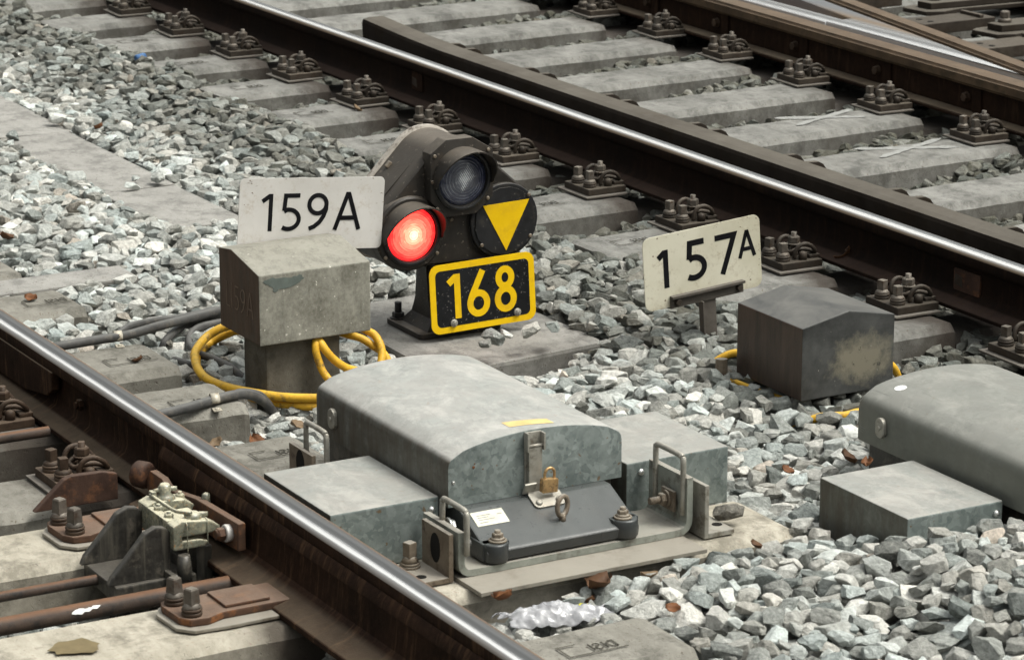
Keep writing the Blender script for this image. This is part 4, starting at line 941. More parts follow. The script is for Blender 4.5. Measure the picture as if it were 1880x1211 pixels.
for i, (y0, y1, x) in enumerate(((-2.108, -2.07, .030), (-2.108, -2.078, .037), (-2.108, -2.064, .044), (-2.054, -2.041, .033), (-2.108, -2.085, .053))): b.box(x, x + .0022, y0, y1, .0006, .0009)
b.build('small_print', M['printgrey'], nmp)
b = P1(); b.T = b.T @ TS @ Matrix.Translation((.088, -1.905, .0)); b.T = b.T @ Matrix.Rotation(-sl_, 4, 'Y')
ep = [(.0, .021 * math.cos(R(a)), .033 + .024 * math.sin(R(a))) for a in range(-90, 270, 18)]
b.T = b.T @ Matrix.Rotation(R(25), 4, 'Z'); b.tube(ep, .0062, 8, 1, True); b.cyl((0, 0, -.006), (0, 0, .012), .009, .007, 12); b.build('eye_bolt', M['zincdark'], ca)
# hasp
b = P1(); b.T = b.T @ TS; b.prism(rrect(-.012, .042, -1.952, -1.868, .012), -.001, .004, 'z', .001); b.box(-.016, -.010, -1.962, -1.93, 0, .03, .002)
for y in (-1.938, -1.884): b.lathe([(.008, .004), (.008, .008), (.004, .010)], (.028, y, 0), (0, 0, 1), 12)
hp = b.build('hasp_plate', M['zinc'], ca)
b = P1(); b.box(7.190, 7.196, -1.950, -1.906, .15, .278, .001); b.box(7.196, 7.214, -1.953, -1.948, .235, .281, .001); b.box(7.196, 7.214, -1.909, -1.904, .235, .277, .001); b.cyl((7.206, -1.95, .247), (7.206, -1.906, .247), .004, .004, 10)
b.box(7.198, 7.208, -1.946, -1.910, .135, .243, .002); b.build('latch_strap', M['zinc'], cvr)
b = P1()
sp = [(7.125, -1.961), (7.147, -1.861), (7.157, -1.863), (7.137, -1.963)]
def ztop(y): u = (y + 1.916) / .237; return .243 + .040 * (1 - u * u) ** .8
b.prism([(7.122, -1.961), (7.122, -1.861), (7.140, -1.861), (7.140, -1.961)], .001, .0015, 'z')
b.bm.clear(); q = bmesh.new(); rows = []
for i in range(9):
    y = -1.965 + .11 * i / 8; rows.append([q.verts.new((x, y, ztop(y) + .0009)) for x in (7.108 + .022 * i / 8, 7.148 + .020 * i / 8)])
for i in range(8): q.faces.new((rows[i][0], rows[i][1], rows[i + 1][1], rows[i + 1][0]))
bmesh.ops.recalc_face_normals(q, faces=q.faces[:]); b.add(q); b.build('yellow_sticker', M['stickery'], cvr)
b = P1()
for (y, z, r_) in ((-2.085, .214, .004), (-2.082, .222, .002), (-2.06, .206, .002)): b.lathe([(r_, 0), (r_ * .6, .0006)], (7.1905, y, z), (1, 0, 0), 7)
b.build('rust_spot', M['leafo'], cvr)
# padlock
pk = empty('padlock', (7.230, -1.906, .136), 'small brass padlock hanging from the cover latch', 'padlock'); pk.rotation_euler = (R(-4), 0, 0)
b = MB(); b.prism(rrect(-.021, .021, 0, .034, .004), -.008, .008, 'x', .0015); b.build('body', M['brass'], pk)
b = MB(); b.tube([(0, -.013, .03), (0, -.013, .046), (0, -.009, .055), (0, 0, .059), (0, .009, .055), (0, .013, .046), (0, .013, .03)], .0036, 8, 3); b.build('shackle', M['brass'], pk)
# upright brackets and handles
def loop(b, y, x0, x1, z0, z1, r=.0072, rad=.016):
    pts = [(x0, y, z0), (x0, y, z1 - rad), (x0 + rad * .3, y, z1 - rad * .3), (x0 + rad, y, z1), (x1 - rad, y, z1), (x1 - rad * .3, y, z1 - rad * .3), (x1, y, z1 - rad), (x1, y, z0)]
    b.tube(pts, r, 8, 3); return b
b = P1(); loop(b, -2.197, 7.245, 7.362, .07, .175); b.build('handle', M['zinc'], pm)
b = P1(); loop(b, -1.600, 7.215, 7.338, .06, .205); b.build('handle', M['zinc'], pm)
b = P1(); loop(b, -2.200, 6.53, 6.645, .03, .165); b.build('handle', M['zinc'], pm)
def angle_br(y, s, x0, x1, ztop, lab):
    b = P1(); b.box(x0, x1, min(y, y + s * .012), max(y, y + s * .012), .004, ztop, .002); b.box(x0, x1, min(y + s * .012, y + s * .085), max(y + s * .012, y + s * .085), .004, .017, .002); o = b.build('angle_bracket', M['zincdark'] if s < 0 else M['zinc'], pm)
    b = P1(); xm = (x0 + x1) / 2
    ys = y + s * .0122 if s < 0 else y - .0004
    if s < 0: b.prism([(xm + .024 * math.cos(R(a)), .07 + .036 * math.sin(R(a))) for a in range(0, 360, 20)], y - .0125, y - .0119, 'y')
    b.cyl((xm + .03, y + s * .065, .0168), (xm + .03, y + s * .065, .0175), .013, .013, 16); b.build('slot', M['hole'], o)
    return o
bl_ = angle_br(-2.222, -1, 7.212, 7.345, .120, 'l'); br_ = angle_br(-1.563, 1, 7.225, 7.378, .137, 'r')
ab = angle_br(-2.222, -1, 6.50, 6.63, .108, 'back')
for (x, y, par) in ((7.236, -2.278, bl_), (7.262, -1.506, br_)):
    b = P1(); b.lathe([(.024, 0), (.025, .003), (.024, .006)], (x, y, .017)); b.lathe([(.022, 0), (.024, .003), (.020, .007)], (x, y, .0235)); b.lathe([(.021, 0), (.015, .010), (.012, .014)], (x, y, .030)); b.T = b.T @ Matrix.Translation((x, y, 0)) @ Matrix.Rotation(.25, 4, 'Z'); b.prism([(-.012, -.012), (.012, -.012), (.012, .012), (-.012, .012)], .042, .078, 'z', .003); b.build('coach_screw', M['zincdark'], par)
b = P1(); b.box(7.26, 7.315, -1.612, -1.604, .062, .112, .001); b.lathe([(.021, 0), (.021, .006)], (7.285, -1.612, .088), (0, -1, 0)); b.nut((7.285, -1.618, .088), .016, .014, (0, -1, 0)); b.cyl((7.285, -1.63, .088), (7.285, -1.66, .088), .009, .009, 12); b.build('side_bolt', M['zincdark'], pm)
b = P1(); b.nut((7.30, -2.185, .075), .016, .014, (0, 1, 0)); b.cyl((7.30, -2.175, .075), (7.30, -2.155, .075), .009, .008, 12); b.lathe([(.02, 0), (.02, .006)], (7.255, -2.19, .107), (0, 1, 0)); b.nut((7.255, -2.184, .107), .014, .012, (0, 1, 0)); b.build('side_bolt', M['shiny'], pm)
# second machine
pm2, cv2 = machine(7.09, -.925, -.046, .685, .034, ('galvgreen', 'galv2'), 'dull galvanised point machine cover with rounded edges, cut by the right picture edge', (.275, .632, -.300, -.022), (.28, .63, .505, .79))
obst += [(7.12, 7.77, -.92, -.45, .1), (7.365, 7.72, -1.225, -.94, .1), (7.37, 7.72, -.42, -.13, .1)]
b = MB(); b.T = Matrix.Translation((.085, .075, 0)); b.lathe([(.017, .2668), (.0, .2672)], (0, 0, 0), (0, 0, 1), 20); b.bm.clear()
q = bmesh.new(); c0 = q.verts.new((.085, .075, .243 + .040 * (1 - ((.075 - .237) / .237) ** 2) ** .8 + .0012)); rg = []
for i in range(20):
    a = 2 * math.pi * i / 20; y = .075 + .016 * math.sin(a); rg.append(q.verts.new((.085 + .016 * math.cos(a), y, .243 + .040 * (1 - ((y - .237) / .237) ** 2) ** .8 + .0012)))
for i in range(20): q.faces.new((c0, rg[i], rg[(i + 1) % 20]))
b = MB(); b.add(q); b.build('round_sticker', M['white'], cv2)
b = MB()
for i in range(3): b.prism([(.02, .163 - i * .006), (.042 - .004 * i, .161 - i * .006), (.042 - .004 * i, .1595 - i * .006), (.02, .1615 - i * .006)], -.0006, .0, 'y')
b.build('stencil_mark', M['printgrey'], cv2)

# ------------------------------------------------------------------ rod clamp at the near rail
cl = empty('rod_clamp', (6.9, -2.75, 0), 'pale grease covered rod clamp with two black fins beside the near rail', 'rod clamp')
def PC(): b = MB(); b.T = Matrix.Translation((-6.9, 2.75, 0)); return b
b = PC(); b.prism([(6.49, .060), (6.53, .104), (6.60, .104), (6.64, .088), (6.72, .100), (6.80, .112), (7.045, .122), (7.045, .055), (6.9, .045), (6.55, .030)], -2.622, -2.603, 'y', .003); b.build('mounting_bar', M['rust'], cl)
b = PC(); b.lathe([(.028, 0), (.033, .004), (.034, .030), (.030, .038), (.022, .040)], (6.470, -2.632, .082), (.9, .43, 0), 24); b.build('rubber_buffer', M['darkrust'], cl)
fin = [(-.155, 0), (-.145, .02), (-.085, .085), (-.062, .112), (-.035, .124), (-.012, .120), (0, .108), (0, .0)]
for x in (6.79, 6.955):
    b = PC(); b.prism([(-2.757 + p[0], -.006 + p[1]) for p in fin], x - .011, x + .011, 'x', .004); b.build('fin', M['black'], cl)
b = PC(); b.box(6.78, 6.98, -2.90, -2.70, -.045, -.005, .004); b.box(6.80, 6.95, -2.72, -2.63, -.02, .02, .004); b.build('cross_tie', M['black'], cl)
b = PC()
b.prism([(-2.757, .060), (-2.757, .118), (-2.735, .128), (-2.665, .120), (-2.640, .104), (-2.640, .092), (-2.668, .090), (-2.735, .090), (-2.735, .080), (-2.690, .078), (-2.668, .070), (-2.680, .060)], 6.945, 6.985, 'x', .004)
b.prism([(-2.757, .060), (-2.757, .122), (-2.735, .131), (-2.66, .124), (-2.635, .108), (-2.66, .06)], 6.775, 6.83, 'x', .004)
b.box(6.83, 6.945, -2.757, -2.735, .065, .122, .004); b.box(6.835, 6.94, -2.72, -2.655, .070, .108, .006)
gb = b.build('clamp_body', M['grease'], cl)
b = PC(); b.lathe([(.024, .115), (.026, .125), (.020, .135), (.014, .140), (.016, .155), (.010, .163)], (6.805, -2.70, 0), (0, 0, 1), 14); b.tube([(6.80, -2.725, .146), (6.805, -2.70, .150), (6.81, -2.672, .148)], .006, 8, 3); b.box(6.79, 6.81, -2.735, -2.722, .12, .148, .003)
b.build('greased_bolt', M['grease'], cl)
b = PC(); b.lathe([(.020, .115), (.021, .130), (.012, .137)], (6.955, -2.695, 0), (0, 0, 1), 12); b.tube([(6.95, -2.69, .13), (6.96, -2.66, .128)], .006, 8, 3); b.build('greased_bolt', M['grease'], cl)
for i, (x, y, l_) in enumerate(((6.99, -2.725, .065), (6.985, -2.672, .055), (6.84, -2.74, .03))):
    b = PC(); b.tube([(x - .01, y, .125), (x, y, .118), (x + .002, y - .001, .118 - l_ * .6), (x + .001, y, .118 - l_)], .0016, 6, 3); b.build('grease_string', M['grease'], cl)
for (x, y, z) in ((6.86, -2.74, .122), (6.92, -2.74, .122), (6.80, -2.66, .122)):
    b = PC(); b.nut((x, y, z - .004), .011, .012); b.cyl((x, y, z), (x, y, z + .014), .006, .005, 8); b.build('greased_nut', M['grease'], cl)
b = PC(); b.tube([(6.80, -2.735, .140), (6.86, -2.72, .128), (6.93, -2.725, .136), (6.97, -2.705, .140)], .0045, 7, 3); b.build('locking_wire', M['grease'], cl)
b = PC(); b.box(6.80, 6.97, -2.695, -2.655, -.035, .055, .004); b.lathe([(.016, -.03), (.018, .02), (.014, .05)], (6.99, -2.735, 0), (0, 0, 1), 12); b.build('lower_block', M['black'], cl)
b = PC(); b.box(6.772, 7.0, -2.775, -2.762, -.012, .012, .002); b.nut((7.0, -2.768, 0), .014, .014, (1, 0, 0)); b.build('fin_bolt', M['black'], cl)
b = PC(); b.cyl((7.0, -2.66, .088), (7.0, -2.622, .088), .012, .012, 14); b.nut((7.0, -2.655, .088), .016, .018, (0, 1, 0)); b.build('clamp_bolt', M['rust'], cl)
b = PC(); b.lathe([(.02, 0), (.021, .004), (.02, .016)], (7.0, -2.637, .088), (0, 1, 0), 16); b.build('spacer', M['white1'], cl)
b = PC(); b.lathe([(.012, .10), (.010, .135), (.004, .139)], (6.815, -2.60, -.012), (0, 0, 1), 8); b.build('grease_drip', M['grease'], cl)
# rods
for i, (x, r_, z, y1, lb) in enumerate(((6.86, .0125, -.022, -2.80, 'thinner rusty rod leading left from the greased clamp'), (7.085, .021, -.004, -2.60, 'thicker rusty rod passing under the near rail, splashed with white paint'), (5.95, .014, .052, -2.66, 'grey brown rod at the left picture edge above the clamp'))):
    b = MB(); b.tube([(x, -4.6, z), (x, -3.4, z), (x, y1, z)], r_, 14, 1); o = b.build('switch_rod', M['rod']); smooth_by_angle(o, 60); tag(o, lb, 'rod', 'switch rods')
    if i == 1:
        b = MB()
        rn = random.Random(3)
        for k in range(7):
            y = -3.02 + rn.uniform(-.03, .03); a = R(rn.uniform(35, 70)); L = rn.uniform(.006, .018)
            P = [(x + (r_ + .0006) * math.sin(a + da), yy, z + (r_ + .0006) * math.cos(a + da)) for da, yy in ((-.15, y - L * .3), (.12, y - L), (.25, y + L * .2), (-.05, y + L))]
            q = bmesh.new(); q.faces.new([q.verts.new(p) for p in P]); b.add(q)
        b.build('paint_splash', M['white'], o)
b = MB(); b.T = Matrix.Translation((6.83, -2.855, -.09))
for i in range(5): b.cyl((0.012 * i, 0, 0), (0.012 * i, .004, .075), .006, .006, 8)
b.box(-.01, .06, -.01, .01, -.04, .0); tag(b.build('rod_roller', M['black']), 'small black ribbed guide under the clamp fins', 'guide')
# slide plates
for i, (x1, y0) in enumerate(((6.715, -2.925), (7.352, -2.905))):
    t_ = empty('slide_plate', (x1, y0, .004), ['orange rusty slide plate with two screws behind the black fins', 'orange rusty slide plate with two screws in the lower left foreground'][i], 'slide plate', 'rusty slide plates under the near rail')
    b = MB(); b.prism([(-.13, 0), (-.03, .005), (.005, .035), (.012, .12), (-.0, .45), (-.19, .45), (-.185, .06), (-.165, .02)], 0, .008, 'z', .002); b.build('pad', M['plate'], t_)
    b = MB(); b.prism([(-.13, .014), (-.045, .018), (-.018, .035), (-.012, .075), (-.03, .12), (-.03, .44), (-.155, .44), (-.155, .09), (-.165, .05), (-.155, .022)], .008, .026, 'z', .004); b.prism([(-.145, .13), (-.045, .13), (-.045, .24), (-.145, .24)], .026, .034, 'z', .003); b.build('plate', M['rust'], t_)
    for sx, sy in ((-.128, .045), (-.045, .050)):
        b = MB(); b.lathe([(.0225, 0), (.0235, .003), (.0235, .007), (.022, .009)], (sx, sy, .026)); b.lathe([(.021, 0), (.0235, .003), (.0235, .006), (.021, .008)], (sx, sy, .0355)); b.build('spring_washer', M['fastA'], t_)
        b = MB(); b.T = Matrix.Translation((sx, sy, .0435)) @ Matrix.Rotation(.35, 4, 'Z'); b.lathe([(.021, 0), (.0215, .003), (.016, .009), (.012, .012)]); b.rings([[(a_ * c_, a_ * d_, z_) for c_, d_ in ((-1, -1), (1, -1), (1, 1), (-1, 1))] for a_, z_ in ((.0135, .010), (.0115, .042), (.009, .045))], True, True, False); b.build('coach_screw', M['screw'], t_)
b = MB(); b.prism([(-2.88, .004), (-2.80, .075), (-2.78, .082), (-2.70, .080), (-2.66, .07), (-2.66, .004)], 6.395, 6.415, 'x', .003); tag(b.build('stop_block', M['darkrust']), 'dark red brown sloped steel stop behind the greased clamp', 'rail stop')

# ------------------------------------------------------------------ ballast
rng = np.random.default_rng(11)
def make_stone(seed, npl_, bev):
    r_ = random.Random(seed); b = bmesh.new(); bmesh.ops.create_cube(b, size=2)
    for _ in range(npl_):
        d = Vector((r_.gauss(0, 1), r_.gauss(0, 1), r_.gauss(0, 1))).normalized(); dist = r_.uniform(.58, .98)
        res = bmesh.ops.bisect_plane(b, geom=b.verts[:] + b.edges[:] + b.faces[:], plane_co=d * dist, plane_no=d, clear_outer=True)
        ed = [e for e in res['geom_cut'] if isinstance(e, bmesh.types.BMEdge)]
        if ed:
            try: bmesh.ops.edgeloop_fill(b, edges=ed)
            except Exception: pass
    bmesh.ops.remove_doubles(b, verts=b.verts[:], dist=.06)
    bmesh.ops.dissolve_degenerate(b, edges=b.edges[:], dist=.02)
    if bev:
        bmesh.ops.bevel(b, geom=b.edges[:], offset=.10, segments=1, affect='EDGES', clamp_overlap=True)
        bmesh.ops.triangulate(b, faces=b.faces[:])
        big = [e for e in b.edges if e.calc_length() > .55]
        if big: bmesh.ops.subdivide_edges(b, edges=big, cuts=1)
        for v in b.verts:
            n_ = mnoise.noise(v.co * 2.3 + Vector((seed, 0, 0))); n3 = mnoise.noise(v.co * 5.5 + Vector((0, seed, 0)))
            v.co += v.co.normalized() * (n_ * .13 + n3 * .09)
    bmesh.ops.triangulate(b, faces=b.faces[:]); bmesh.ops.recalc_face_normals(b, faces=b.faces[:])
    me = bpy.data.meshes.new('tmp'); b.to_mesh(me); b.free()
    V = np.empty(len(me.vertices) * 3, np.float32); me.vertices.foreach_get('co', V); F = np.empty(len(me.loops), np.int32); me.loops.foreach_get('vertex_index', F)
    V = V.reshape(-1, 3); V -= (V.max(0) + V.min(0)) / 2; V /= np.abs(V).max(0)
    bpy.data.meshes.remove(me); return V, F.reshape(-1, 3)
HI = [make_stone(100 + i, 9 + i % 6, True) for i in range(44)]
LO = [make_stone(300 + i, 7, False) for i in range(16)]
GX0, GX1, GY0, GY1, RS = -3.2, 9.4, -4.2, 4.4, .008
nx, ny = int((GX1 - GX0) / RS), int((GY1 - GY0) / RS)
gx = GX0 + (np.arange(nx) + .5) * RS; gy = GY0 + (np.arange(ny) + .5) * RS
XX, YY = np.meshgrid(gx, gy, indexing='ij')
def ss(a, b_, v): t_ = np.clip((v - a) / (b_ - a), 0, 1); return t_ * t_ * (3 - 2 * t_)
lev = np.full_like(XX, -.035)
lev += .04 * ss(-.75, -.42, YY) * (1 - ss(-.33, -.25, YY)) * (1 - ss(2.6, 3.4, XX))          # shoulder heaped at the sleeper ends
lev += .015 * ss(-1.0, -.6, YY) * (1 - ss(-.33, -.25, YY)) * ss(3.4, 4.5, XX)
lev -= .045 * ss(-.30, -.2, YY)                                                          # under the middle track
lev -= .012 * ss(.2, .5, YY)
lev += .03 * ss(1.2, 1.7, YY)
lev -= .035 * ss(-1.45, -1.6, YY) * ss(5.0, 5.15, XX) * (1 - ss(6.9, 7.2, XX))
lev -= .02 * ss(-1.9, -2.1, YY) * ss(4.9, 5.1, XX)
lev += .02 * ss(7.3, 7.7, XX) * ss(-2.0, -1.7, YY) * (1 - ss(-.3, 0, YY))
lev -= .05 * (1 - ss(-2.75, -2.5, YY))
lev -= .075 * ss(5.35, 5.5, XX) * (1 - ss(5.70, 5.95, XX)) * ss(-1.6, -1.4, YY) * (1 - ss(-1.0, -.80, YY))
lev -= .04 * ss(4.72, 4.85, XX) * (1 - ss(6.05, 6.2, XX)) * ss(-2.12, -2.02, YY) * (1 - ss(-1.5, -1.4, YY))
lev -= .02 * ss(4.7, 4.8, XX) * (1 - ss(5.6, 5.7, XX)) * ss(-1.5, -1.4, YY) * (1 - ss(-.8, -.6, YY))
lev += .055 * ss(7.62, 7.78, XX) * ss(-1.5, -1.25, YY) * (1 - ss(-.3, 0, YY))
lev += .02 * ss(7.2, 7.4, XX) * ss(-1.5, -1.3, YY) * (1 - ss(-.3, 0, YY))
lev += .02 * (1 - ss(4.4, 4.9, XX)) * (1 - ss(-1.45, -1.35, YY)) * ss(-2.2, -2.0, YY)
lev += .012 * np.sin(XX * 3.1 + 1) * np.sin(YY * 4.3) + .008 * np.sin(XX * 7 + YY * 5)
Hm = np.maximum(lev - .085, -.15); forb = np.zeros(XX.shape, bool)
for (x0, x1, y0, y1, z) in obst:
    i0, i1, j0, j1 = [int(v) for v in ((x0 - GX0) / RS, (x1 - GX0) / RS, (y0 - GY0) / RS, (y1 - GY0) / RS)]
    i0 = max(i0, 0); j0 = max(j0, 0)
    Hm[i0:i1, j0:j1] = np.maximum(Hm[i0:i1, j0:j1], z); forb[i0:i1, j0:j1] = True
# visible wedge of ground with a margin
def hit(px, py, z=0):
    v = fw + rt * ((px - 940) / 5760.6) - up * ((py - 605.5) / 5760.6); t_ = (z - CP.z) / v.z; return CP + v * t_
cn = [hit(-330, -130), hit(2350, -130), hit(2350, 1380), hit(-330, 1380)]
inside = np.ones(XX.shape, bool)
for i in range(4):
    a, b_ = cn[i], cn[(i + 1) % 4]
    cr_ = (b_.x - a.x) * (YY - a.y) - (b_.y - a.y) * (XX - a.x); inside &= cr_ <= 0
if inside.sum() == 0:
    inside[:] = True
    for i in range(4):
        a, b_ = cn[i], cn[(i + 1) % 4]
        cr_ = (b_.x - a.x) * (YY - a.y) - (b_.y - a.y) * (XX - a.x); inside &= cr_ >= 0
ok = inside & ~forb
cand = np.argwhere(ok)
area = len(cand) * RS * RS
stones = []
def place(ci, cj, a, b_, c, yaw, tol):
    Rm = int(a / RS) + 1; i0, i1, j0, j1 = ci - Rm, ci + Rm + 1, cj - Rm, cj + Rm + 1
    if i0 < 0 or j0 < 0 or i1 > nx or j1 > ny: return None
    dx = (np.arange(i0, i1) - ci)[:, None] * RS; dy = (np.arange(j0, j1) - cj)[None, :] * RS
    cy, sy = math.cos(yaw), math.sin(yaw)
    u = (dx * cy + dy * sy) / a; v = (-dx * sy + dy * cy) / b_; r2 = u * u + v * v; mk = r2 < 1
    if forb[i0:i1, j0:j1][r2 < .62].any(): return None
    prof = c * np.sqrt(np.clip(1 - r2, 0, 1)); Hs = Hm[i0:i1, j0:j1]
    fb_ = mk & ~forb[i0:i1, j0:j1]
    s_ = (Hs + prof)[fb_]
    if s_.size == 0: return None
    zc = np.partition(s_, int(s_.size * .80))[int(s_.size * .80)]
    return zc, (i0, i1, j0, j1), mk, prof
N = int(area / .0017 * 2.9)
print('ballast area', round(area, 1), 'attempts', N)
for n_ in range(N):
    a = rng.uniform(.025, .043) * (1.0 if rng.random() < .78 else rng.uniform(.45, .8)); b_ = a * rng.uniform(.55, .92); c = a * rng.uniform(.42, .68)
    yaw = rng.uniform(0, math.pi); best = None
    for _ in range(3):
        ci, cj = cand[rng.integers(len(cand))]
        r = place(ci, cj, a, b_, c, yaw, .02)
        if r is None: continue
        if best is None or r[0] - lev[ci, cj] < best[0][0] - lev[best[1], best[2]]: best = (r, ci, cj)
    if best is None: continue
    (zc, (i0, i1, j0, j1), mk, prof), ci, cj = best
    if zc + c > lev[ci, cj] + rng.uniform(.012, .034): continue
    Hs = Hm[i0:i1, j0:j1]; Hs[mk] = np.maximum(Hs[mk], (zc + prof)[mk] - .001)
    stones.append((gx[ci], gy[cj], zc, a, b_, c, yaw))
extra = [(5.625, -1.158, .018, .037, .023, .019, .3), (5.612, -1.03, .019, .028, .022, .018, 1.2), (5.65, -1.205, .012, .018, .016, .012, .5), (5.59, -1.10, .010, .016, .013, .010, .2), (5.60, -.95, .016, .035, .022, .017, 2.7),
         (3.10, -1.14, -.008, .032, .022, .017, .4), (3.16, -1.26, -.014, .028, .018, .012, 1.2), (3.05, -1.20, -.014, .02, .014, .01, 2.2), (7.31, -1.455, .035, .036, .024, .018, .6), (7.885, -1.40, .02, .03, .02, .015, .8), (1.98, -1.08, .0, .035, .024, .02, 1.0),
         (2.15, -1.33, -.01, .03, .022, .018, .2), (7.80, -1.18, .06, .03, .016, .014, .9)]
stones += extra
print('stones', len(stones))
VV = []; FF = []; tone = []; dirt = []; hue = []; off = 0
for si, (x, y, z, a, b_, c, yaw) in enumerate(stones):
    ci, cj = int((x - GX0) / RS), int((y - GY0) / RS)
    vis = si >= len(stones) - len(extra) or (z + c > Hm[ci, cj] - .006)
    V, F = (HI[rng.integers(len(HI))] if (vis and x > -.9) else LO[rng.integers(len(LO))])
    P = V * np.array([a, b_, c]) * 1.06
    if rng.random() < .5: P[:, 2] *= -1; F = F[:, ::-1]
    tx, ty = rng.normal(0, .22), rng.normal(0, .22)
    cx_, sx_ = math.cos(tx), math.sin(tx); P = P @ np.array([[1, 0, 0], [0, cx_, -sx_], [0, sx_, cx_]]).T
    cy_, sy_ = math.cos(ty), math.sin(ty); P = P @ np.array([[cy_, 0, sy_], [0, 1, 0], [-sy_, 0, cy_]]).T
    cz_, sz_ = math.cos(yaw), math.sin(yaw); P = P @ np.array([[cz_, -sz_, 0], [sz_, cz_, 0], [0, 0, 1]]).T
    VV.append(P + np.array([x, y, z])); FF.append(F + off); off += len(V)
    dk = float(ss(-1.05, -.45, y)) * .50 + float(ss(-.3, .3, y)) * .25 + float(ss(-2.45, -2.65, y)) * .5
    if x > 6.7 and y < -.3: dk *= .3
    d_ = min(.95, max(0, .06 + dk + rng.normal(0, .13)))
    tn = min(1, max(.05, rng.normal(.66, .16) - .30 * dk)); hu = rng.beta(1.6, 2.4)
    if rng.random() < .012: hu = .95
    k = len(V); tone.append(np.full(k, tn, np.float32)); dirt.append(np.full(k, d_, np.float32)); hue.append(np.full(k, hu, np.float32))
VV = np.concatenate(VV).astype(np.float32); FF = np.concatenate(FF).astype(np.int32)
me = bpy.data.meshes.new('ballast'); me.vertices.add(len(VV)); me.vertices.foreach_set('co', VV.ravel())
me.loops.add(FF.size); me.loops.foreach_set('vertex_index', FF.ravel())
me.polygons.add(len(FF)); me.polygons.foreach_set('loop_start', np.arange(0, FF.size, 3, dtype=np.int32))
try: me.polygons.foreach_set('loop_total', np.full(len(FF), 3, np.int32))
except Exception: pass
me.update(calc_edges=True)
for nm, ar in (('tone', tone), ('dirt', dirt), ('hue', hue)):
    at_ = me.attributes.new(nm, 'FLOAT', 'POINT'); at_.data.foreach_set('value', np.concatenate(ar))
me.polygons.foreach_set('use_smooth', np.ones(len(FF), bool)); me.set_sharp_from_angle(angle=R(24))
me.materials.append(M['stone']); ob = bpy.data.objects.new('ballast', me); link(ob); tag(ob, 'crushed grey track ballast stones', kind='stuff')
print('tris', len(FF))
def topz(x, y): return float(Hm[int((x - GX0) / RS) - 2:int((x - GX0) / RS) + 3, int((y - GY0) / RS) - 2:int((y - GY0) / RS) + 3].max())

# ------------------------------------------------------------------ litter
def leaf(x, y, s, mat, label, rz, curl=.5, z=None):
    b = bmesh.new(); n = 7; rows = []; rn = random.Random(int(x * 1000))
    for i in range(n):
        u = i / (n - 1); wd = s * .42 * math.sin(math.pi * min(1, u * .94 + .03)) ** .8 * (1 + rn.uniform(-.2, .2)); row = []
        for j in range(5):
            v = (j - 2) / 2; row.append(b.verts.new(((u - .5) * s, v * wd, curl * s * (v * v * .5 + (u - .5) ** 2) + rn.uniform(-.03, .03) * s)))
        rows.append(row)
    for i in range(n - 1):
        for j in range(4): f = b.faces.new((rows[i][j], rows[i][j + 1], rows[i + 1][j + 1], rows[i + 1][j])); f.smooth = True
    ex = bmesh.ops.extrude_face_region(b, geom=b.faces[:])
    for v in [g_ for g_ in ex['geom'] if isinstance(g_, bmesh.types.BMVert)]: v.co.z -= .0008
    bmesh.ops.recalc_face_normals(b, faces=b.faces[:])
    mb = MB(); mb.add(b); o = mb.build('dry_leaf', M[mat]); o.location = (x, y, (topz(x, y) if z is None else z) + s * .12); o.rotation_euler = (rn.uniform(-.5, .5), rn.uniform(-.6, .6), rz)
    tag(o, label, 'leaf', 'dry leaves on the stones')
Lf = [((925, 1100), .055, 'leafo', 'orange dry leaf at the near concrete edge left of the plastic bag', .4), ((1100, 1078), .075, 'leafb', 'twisted brown dry leaf right of the plastic bag', 1.9), ((1078, 1108), .05, 'leafb', 'dark crumpled leaf touching the right end of the plastic bag', .5), ((1192, 1060), .04, 'leafp', 'pale pointed leaf at the front edge of the pale sleeper', 1.2),
      ((545, 748), .045, 'leafp', 'pinkish dry leaf between the grey cable and the foreground cover', 1.3), ((397, 792), .04, 'leafp', 'upright pale leaf in front of the sleeper with the grey cable', 1.6), ((470, 790), .05, 'leafo', 'orange leaf right of the sleeper end near the rear handle', .2), ((1235, 1150), .035, 'leafo', 'small orange leaf right of the bottom sleeper end', .9),
      ((1445, 870), .035, 'leafo', 'small orange leaf among pale stones right of the foreground cover', .7), ((1590, 955), .04, 'leafo', 'orange leaf in front of the farther side box', 2.4), ((1555, 860), .05, 'leafb', 'brown leaf beside the farther side box', .3), ((182, 250), .045, 'leafo', 'rusty orange leaf on the edge of the trough lid', .5),
      ((58, 575), .04, 'leafo', 'orange leaf near the left picture edge above the near rail', 1.0), ((12, 465), .06, 'leafb', 'brown leaves at the left picture edge', 1.9), ((915, 672), .035, 'leafp', 'small leaf standing at the front of the signal slab', 1.4), ((1386, 1030), .035, 'leafb', 'dark brown leaf right of the pale sleeper end', .2),
      ((655, 222), .04, 'leafp', 'pale orange leaf beyond the top of the signal', .6), ((1550, 515), .06, 'leafb', 'reddish leaf under the middle rail behind the dark junction box', 1.2), ((255, 690), .035, 'leafb', 'small brown leaf under the front of the sleeper with the black cable', .8), ((100, 800), .04, 'leafo', 'orange leaf at the foot of the near rail', .3), ((1610, 875), .03, 'leafp', 'tiny pale leaf at the back of the farther side box', 2)]
for (px, py), s, mt, lb, rz in Lf:
    p = hit(px, py, -.04)
    if 850 < px < 1200 and py > 1040:
        v = fw + rt * ((px - 940) / 5760.6) - up * ((py - 605.5) / 5760.6); p = CP + v * ((7.49 - CP.x) / v.x); leaf(p.x, p.y, s, mt, lb, rz, .5, p.z - s * .1)
    else: leaf(p.x, p.y, s, mt, lb, rz)
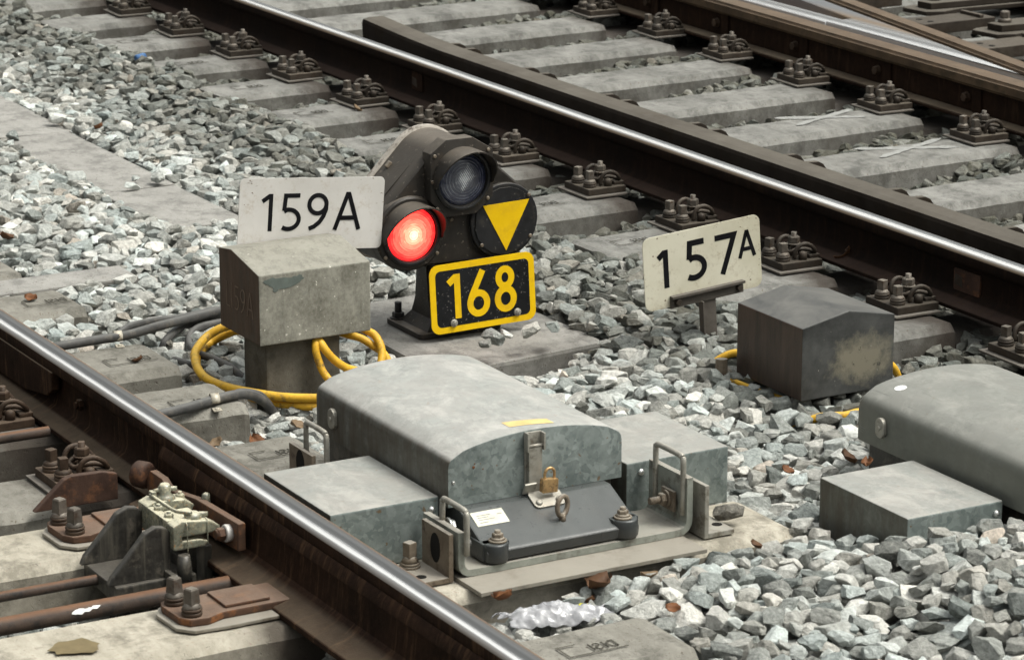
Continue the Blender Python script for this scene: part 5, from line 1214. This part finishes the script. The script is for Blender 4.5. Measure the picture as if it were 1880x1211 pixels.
# plastic bag
b = bmesh.new(); nX, nY = 40, 60; grid = []
def bagz(x, y, u, v):
    a = mnoise.noise(Vector((x * 16, y * 14, 1))); c_ = 1 - abs(mnoise.noise(Vector((x * 24 + y * 9, y * 20, 7)))) * 2; d_ = 1 - abs(mnoise.noise(Vector((x * 50, y * 42 - x * 20, 3)))) * 2
    return -.052 + a * .014 + c_ * .014 + d_ * .005 + .040 * max(0, 1 - (2 * u) ** 2) * max(0, 1 - (1.7 * v + .1) ** 2)
for i in range(nX):
    row = []
    for j in range(nY):
        u = i / (nX - 1) - .5; v = j / (nY - 1) - .5; w_ = .55 + .45 * math.cos(v * 2.4) + .12 * mnoise.noise(Vector((v * 6, u, 2)))
        x = 7.560 + u * .105 * w_ + v * .05; y = -2.085 + v * .24 * (1 + .25 * mnoise.noise(Vector((u * 5, 3, v))))
        row.append(b.verts.new((x, y, bagz(x, y, u, v))))
    grid.append(row)
pr_ = []
for i in range(nX - 1):
    for j in range(nY - 1):
        f = b.faces.new((grid[i][j], grid[i][j + 1], grid[i + 1][j + 1], grid[i + 1][j])); f.smooth = True
        if 10 <= i < 17 and 46 <= j < 51: pr_.append([v.co.copy() for v in f.verts])
ex = bmesh.ops.extrude_face_region(b, geom=b.faces[:])
for v in [g_ for g_ in ex['geom'] if isinstance(g_, bmesh.types.BMVert)]: v.co.z -= .001
bmesh.ops.recalc_face_normals(b, faces=b.faces[:])
mb = MB(); mb.add(b); bag = mb.build('plastic_bag', M['film']); tag(bag, 'crumpled clear white plastic bag lying between the near rail and the pale sleeper', 'plastic bag')
mb = MB(); q = bmesh.new()
for f in pr_: q.faces.new([q.verts.new(c_ + Vector((.0006, 0, .0009))) for c_ in f])
mb.add(q); mb.build('yellow_print', M['yellowtag'], bag)
b = MB(); p = hit(258, 112, .02); b.T = Matrix.Translation((p.x, p.y, .035)) @ Matrix.Rotation(.5, 4, 'Z'); b.lathe([(.010, -.025), (.015, -.02), (.016, .018), (.012, .025), (.008, .026)], (0, 0, 0), (.35, 1, .1), 18); tag(b.build('drink_can', M['blue']), 'small blue can lying at a sleeper end in the upper left', 'can')
for i, (px, py, s) in enumerate(((60, 612, .016), (72, 628, .018), (92, 640, .008))):
    p = hit(px, py, .01); b = MB(); rn = random.Random(i); b.prism([(s * rn.uniform(.6, 1.1) * math.cos(a), s * rn.uniform(.4, .9) * math.sin(a)) for a in np.linspace(0, 5.4, 8)], 0, .003, 'z'); o = b.build('paper_scrap', M['white']); o.location = (p.x + .03, p.y + .02, topz(p.x + .03, p.y + .02) + .004)
    tag(o, ['upper white scrap beside the near rail at the left', 'middle white scrap beside the near rail at the left', 'smallest white scrap beside the near rail at the left'][i], 'scrap', 'white scraps by the near rail')
b = MB(); b.prism([(-.006, -.005), (.007, -.004), (.004, .008), (-.004, .006)], 0, .006, 'z', .001); p = hit(492, 1180, -.06); o = b.build('plastic_fragment', M['green']); o.location = (p.x, p.y, topz(p.x, p.y) + .003); tag(o, 'tiny bright green plastic bit by the near rail at the bottom', 'fragment')
